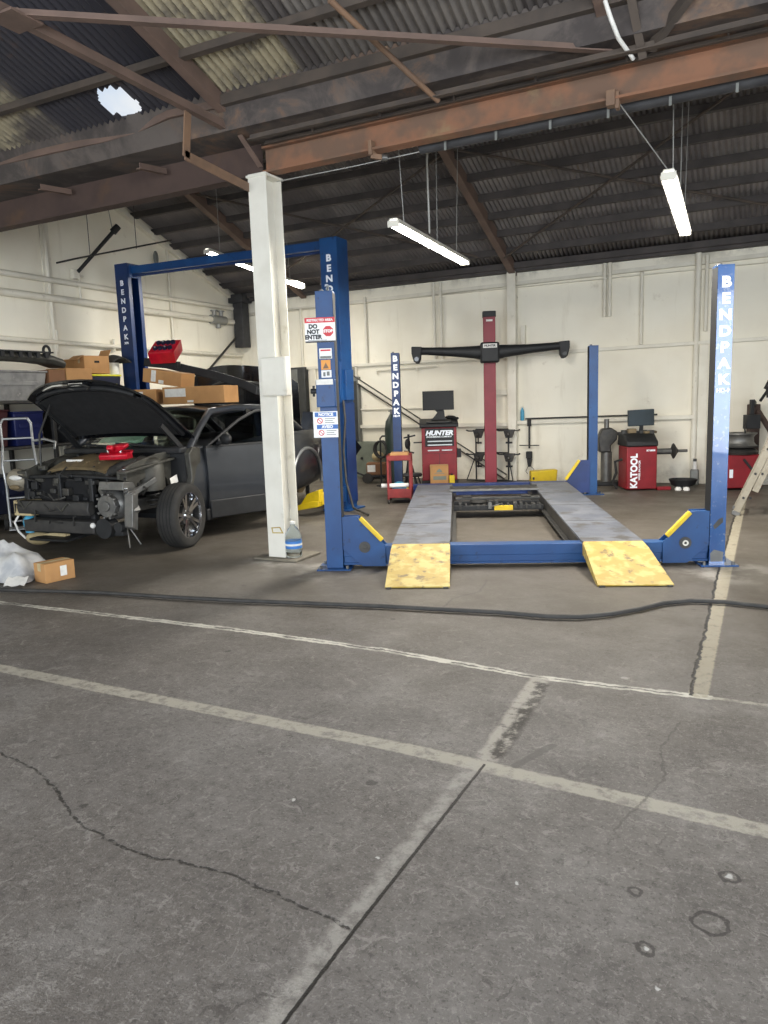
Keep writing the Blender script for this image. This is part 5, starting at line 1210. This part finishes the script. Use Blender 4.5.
ontray('blue_bag', 'crumpled blue plastic bag in the lower tray of the red cart', 'bag', MB().sphere((-.02,.09,.195),.10,12,None,(1.1,1.1,.85)), 'cyan_plastic', 0)
ontray('paper_roll', 'white paper roll poking out of the lower tray of the red cart', 'paper roll', MB().cyl((-.26,-.12,.245),(.12,-.08,.245),.03,n=14), 'paper_label', 0)
ontray('spray_can', 'small white can in the lower tray of the red cart', 'can', MB().cyl((-.09,-.17,.095),(-.09,-.17,.20),.028,n=14), 'paper_label', .003)
ontray('yellow_bottle', 'yellow bottle at the right of the lower tray of the red cart', 'bottle', MB().cyl((.11,-.16,.095),(.11,-.16,.19),.03,n=14).cyl((.11,-.16,.19),(.11,-.16,.215),.014,n=10), 'yellow_paint', .003)
# carton and can at the console
carton('square produce carton with green print in front of the red console', (-4.68,11.20,0), (.29,.24,.37), R(24), group='carton at the console')
k_ = [o for o in bpy.data.objects if o.get('label') == 'square produce carton with green print in front of the red console'][0]
b_ = kids(k_)[0]
obj('green_print', MB().prism([(-.05,.26),(.05,.26),(.03,.30),(0,.32),(-.03,.30)], -.1225, -.1205, 'y').box(-.10,.11,-.1225,-.1205,.14,.20).box(-.08,.08,-.1225,-.1205,.235,.245), G_['cabinet_green'], b_)
ob_ = thing('oil_can', 'yellow rectangular can right of the produce carton', 'can', (-4.49,11.27,0), R(24))
obj('can_body', MB().box(-.045,.045,-.06,.06,0,.20), G_['yellow_paint'], ob_, .008); obj('cap', MB().cyl((.0,.0,.20),(0,0,.225),.018,n=12), G_['black_plastic'], ob_)
st2 = thing('black_stool', 'low round black stool left of the produce carton', 'stool', (-5.06,10.98,0))
obj('seat', MB().lathe([(.0,.20),(.15,.20),(.165,.225),(.15,.25),(.0,.255)], 24), G_['black_plastic'], st2)
for i in range(4):
    a = pi/4+pi/2*i; obj('leg', MB().tube([(.10*cos(a),.10*sin(a),.2),(.16*cos(a),.16*sin(a),.02)], .012, 8), G_['black_plastic'], st2)
# by the back wall
wbt = thing('water_bottle', 'small clear blue water bottle standing on the wall rail', 'bottle', (-3.66,12.44,1.018))
obj('bottle_body', MB().lathe([(.0,0),(.03,0),(.033,.01),(.033,.13),(.028,.17),(.013,.20),(.013,.215),(.0,.215)], 16), G_['cyan_plastic'], wbt)
obj('cap', MB().cyl((0,0,.216),(0,0,.235),.015,n=12), G_['paper_label'], wbt)
cl = thing('hanging_clamp', 'black cable clamp hanging on the wall rail above the yellow bin', 'clamp', (-3.53,12.40,0))
obj('strap', MB().bar((0,0,1.02),(0,0,.55),.03,.012,(0,1,0)).box(-.03,.03,-.02,.03,.92,1.04), G_['black_plastic'], cl, .003)
obj('cross_pin', MB().cyl((-.17,0,.60),(.17,0,.60),.008,n=8), G_['dark_grey_metal'], cl)
obj('clamp_head', MB().box(-.05,.05,-.04,.02,.38,.50).prism([(-.04,.38),(.05,.38),(.025,.24),(-.02,.24)], -.03, .02, 'y'), G_['black_plastic'], cl, .01)
obj('loose_wires', MB().tube([(-.02,0,.25),(-.06,-.01,.16),(-.03,0,.12)], .006, 6).tube([(.02,0,.25),(.08,-.01,.2),(.06,0,.1)], .006, 6), G_['dark_grey_metal'], cl)
yb = thing('yellow_bin', 'yellow plastic box on the floor under the hanging black clamp', 'bin', (-3.18,11.95,0), R(25))
obj('bin_shell', MB().prism([(-.20,.04),(.20,.04),(.22,.24),(-.20,.22)], -.1, .12, 'y'), G_['yellow_paint'], yb, .012)
obj('bin_base', MB().prism([(-.20,0),(.18,0),(.23,.045),(-.20,.045)], -.12, .14, 'y'), G_['tan_plastic'], yb, .006)
obj('dark_mark', MB().box(-.21,-.205,-.02,.02,.1,.14).box(-.18,-.15,-.103,-.1,.09,.13), G_['sign_black'], yb)
# suspended exhaust arm and ring on the left wall
ea = thing('exhaust_arm', 'black diagonal arm reaching out high on the left wall', 'wall arm', (0,0,0))
obj('arm_tube', MB().tube([(XL+.13,8.43,3.50),(XL+.42,8.95,4.16)], [.026,.030], 10), G_['black_plastic'], ea)
obj('arm_tip', MB().cyl((XL+.40,8.93,4.13),(XL+.45,9.0,4.22),.055,.05,14), G_['black_plastic'], ea)
obj('wall_bracket', MB().box(XL+.035,XL+.12,8.36,8.48,3.40,3.54), G_['wall_trim_paint'], ea, .004)
obj('spring_cable', MB().tube([(XL+.41,8.92,4.14),(XL+.35,8.90,4.60)], .006, 6), G_['wire_grey'], ea)
rg_ = thing('hanging_cable', 'white coiled cable ring hanging on the back wall rail left of the column', 'cable', (-8.95,12.42,1.98))
obj('coil', MB().tube([(.05*cos(a),0,.085*sin(a)) for a in [2*pi*i/16 for i in range(17)]], .014, 8), G_['paper_label'], rg_)
obj('hook', MB().tube([(0,.0,.085),(0,.03,.12),(0,.07,.12)], .008, 6), G_['grey_metal'], rg_)
vv = thing('pipe_valve', 'grey valve bodies on the left wall pipe behind the column', 'valve', (XL+.06,11.75,3.05))
obj('valve_body', MB().cyl((0,-.2,0),(0,.2,0),.085,n=16).cyl((0,-.1,0),(0,-.1,.16),.04,n=12).cyl((0,.1,0),(0,.1,.16),.04,n=12).cyl((.0,.0,-.15),(0,.0,0),.05,n=12), G_['wire_grey'], vv)
obj('valve_wheel', MB().cyl((0,-.1,.16),(0,-.1,.18),.07,n=16).cyl((0,.1,.16),(0,.1,.18),.07,n=16), G_['wire_grey'], vv)
hk_ = thing('wall_clamp', 'brown clamp fitting on the left wall pipe drop', 'fitting', (XL+.05,10.35,2.30))
obj('fitting', MB().sphere((.05,0,.02),.075,10,None,(.6,1,1.3)).cyl((.0,0,.0),(.1,0,.0),.03,n=10), G_['tan_plastic'], hk_)
lp_ = thing('wall_clamp', 'grey oval fitting high on the left wall near the blue beam', 'fitting', (XL+.1,10.15,3.95))
obj('fitting', MB().sphere((0,0,0),.07,10,None,(.5,.8,1.8)), G_['panel_grey'], lp_)

# ------------------------------------------------------------------ tube lights
def lamp(label, p0, p1, hangs):
    p0, p1 = Vector(p0), Vector(p1); t = thing('strip_light', label, 'ceiling light', tuple((p0+p1)/2), 0, 'hanging fluorescent strip lights')
    c = (p0+p1)/2; a, b = p0-c, p1-c; d = (b-a).normalized(); s = d.cross(Vector((0,0,1))).normalized(); up = s.cross(d)
    h = MB()
    q = [(-.06,.0),(-.035,.05),(.035,.05),(.06,.0),(.05,.0),(.03,.04),(-.03,.04),(-.05,.0)]
    h.loft([[pp_ + s*x + up*y for x, y in q] for pp_ in (a, b)], True, False)
    hs_ = obj('housing', h, G_['white_paint'], t)
    for q2 in (a, b): obj('end_cap', MB().bar(q2-d*.01, q2+d*.01, .105, .055, up), G_['white_paint'], hs_)
    obj('center_bracket', MB().bar(-d*.02, d*.02, .11, .05, up), G_['white_paint'], hs_)
    for k in (-.03,.03):
        for (u, v) in ((.02,.49),(.51,.98)):
            obj('tube', MB().tube([a.lerp(b,u)+s*k-up*.008, a.lerp(b,v)+s*k-up*.008], .016, 12), G_['tube_light'], t)
    for f, q_ in hangs:
        obj('hanging_wire', MB().tube([a.lerp(b,f)+up*.045, Vector(q_)-c], .0045, 6), G_['wire_grey'], t)
    return t
lamp('lit strip light hanging mid shop, right of the two-post lift', (-3.04,6.34,3.0), (-3.21,8.60,3.0), ((.12,(-3.06,6.5,4.0)),(.55,(-3.14,7.62,4.25)),(.85,(-3.19,8.4,4.55))))
lamp('lit strip light seen end-on, hanging by the front right post', (-.70,6.15,3.0), (-.785,8.40,3.0), ((.03,(-1.02,5.80,3.48)),(.2,(-.72,6.5,3.9)),(.6,(-.75,7.5,4.2)),(.9,(-.77,8.3,4.5))))
lamp('lit strip light behind the white column and the blue overhead beam', (-7.35,9.02,3.66), (-7.15,11.25,3.39), ((.12,(-7.33,9.3,4.75)),(.85,(-7.2,10.9,4.1))))
# conduit feeding the middle light and the one by the truss
tag(obj('conduit', MB().tube([(-3.12,7.35,3.10),(-3.11,7.3,3.8),(-3.05,7.2,3.88),(-2.9,7.0,3.88)], .012, 8), G_['wire_grey']), 'grey conduit dropping to the mid shop strip light', 'conduit')
tag(obj('conduit', MB().tube([(-1.0,5.12,3.95),(-.99,5.2,3.86),(-.95,5.2,3.74),(-.92,5.3,3.66),(-.86,5.5,3.60)], .014, 8), G_['paper_label']), 'white conduit bending down onto the rusty beam', 'conduit')
tag(obj('wire', MB().tube([(-3.97,5.90,3.40),(-3.2,5.95,3.42),(-2.2,6.0,3.46)], .005, 6), G_['wire_grey']), 'thin wire strung along under the rusty beam', 'wire')
kn = thing('beam_clamp', 'rusty clamp bolted under the beam right of the column', 'clamp', (-2.92,5.72,3.42))
obj('jaw', MB().box(-.015,.015,-.03,.05,-.02,.09).bar((-.01,0,-.02),(.07,.08,-.03),.03,.04), G_['truss_rust'], kn, .003); obj('bolt', MB().cyl((.06,.06,-.03),(.09,.09,-.03),.025,n=12), G_['grey_metal'], kn)
kn = thing('beam_clamp', 'orange lug under the beam above the end-on strip light', 'clamp', (-1.03,5.74,3.44))
obj('jaw', MB().box(-.04,.02,-.05,.03,-.03,.07).box(.02,.045,-.03,.03,-.05,.06), G_['truss_rust'], kn, .003)

# ------------------------------------------------------------------ daylight
w = bpy.data.worlds.new('sky'); scene.world = w; w.use_nodes = True
n = w.node_tree.nodes; l = w.node_tree.links; bg = n['Background']
tc_ = n.new('ShaderNodeTexCoord'); nz = n.new('ShaderNodeTexNoise'); nz.inputs['Scale'].default_value = 5; nz.inputs['Detail'].default_value = 5
l.new(tc_.outputs['Generated'], nz.inputs['Vector'])
mr = n.new('ShaderNodeMapRange'); mr.inputs[1].default_value = .42; mr.inputs[2].default_value = .6; l.new(nz.outputs[0], mr.inputs[0])
mx = n.new('ShaderNodeMix'); mx.data_type = 'RGBA'; l.new(mr.outputs[0], mx.inputs[0]); mx.inputs[6].default_value = (.42,.64,.95,1); mx.inputs[7].default_value = (.92,.96,1.0,1)
l.new(mx.outputs[2], bg.inputs[0]); bg.inputs[1].default_value = .9
def area(name, loc, rot, sx, sy, power, color):
    d = bpy.data.lights.new(name, 'AREA'); d.shape = 'RECTANGLE'; d.size = sx; d.size_y = sy; d.energy = power; d.color = color
    o = bpy.data.objects.new(name, d); COL.objects.link(o); o.location = loc; o.rotation_euler = rot; return o
# daylight entering by the open roller-door bay behind the camera
area('doorway_daylight', (-1.0,YF-.3,1.8), (R(90-8),0,0), 11.0, 3.3, 860, (.90,.95,1.0))
area('yard_daylight', (XR+.35,-.2,1.7), (R(90-6),0,R(90)), 5.4, 3.2, 560, (.90,.95,1.0))
# the strips shine more widely than their thin tubes sample well: one lamp along each
for p0, p1, e in (((-3.03,6.26,2.97),(-3.22,8.70,2.97),165), ((-.68,6.05,2.97),(-.78,8.47,2.97),165), ((-7.35,9.02,3.62),(-7.15,11.25,3.36),150)):
    c = (Vector(p0)+Vector(p1))/2; dd = Vector(p1)-Vector(p0)
    area('strip_light_glow', tuple(c - Vector((0,0,.03))), (0,0,math.atan2(dd.y,dd.x)), dd.length, .1, e, (1.0,.95,.86))

# ------------------------------------------------------------------ camera and colour
pitch, roll, head = R(8.55), R(1.9), R(27)
F = Vector((-sin(head)*cos(pitch), cos(head)*cos(pitch), -sin(pitch)))
R0 = Vector((cos(head), sin(head), 0)); U0 = R0.cross(F)
Rr = R0*cos(roll) - U0*sin(roll); Uu = U0*cos(roll) + R0*sin(roll)
cd = bpy.data.cameras.new('camera'); cam = bpy.data.objects.new('camera', cd); COL.objects.link(cam)
M = Matrix((Rr, Uu, -F)).transposed().to_4x4(); M.translation = (0,0,1.45)
cam.matrix_world = M
cd.sensor_fit = 'HORIZONTAL'; cd.sensor_width = 36; cd.lens = 36*750/768; cd.clip_start = .05
scene.camera = cam
scene.view_settings.view_transform = 'Standard'; scene.view_settings.look = 'None'
scene.view_settings.gamma = 1; scene.view_settings.use_curve_mapping = False
scene.view_settings.exposure = 0.0
scene.cycles.use_denoising = True
scene.cycles.max_bounces = 8
scene.cycles.sample_clamp_indirect = 4
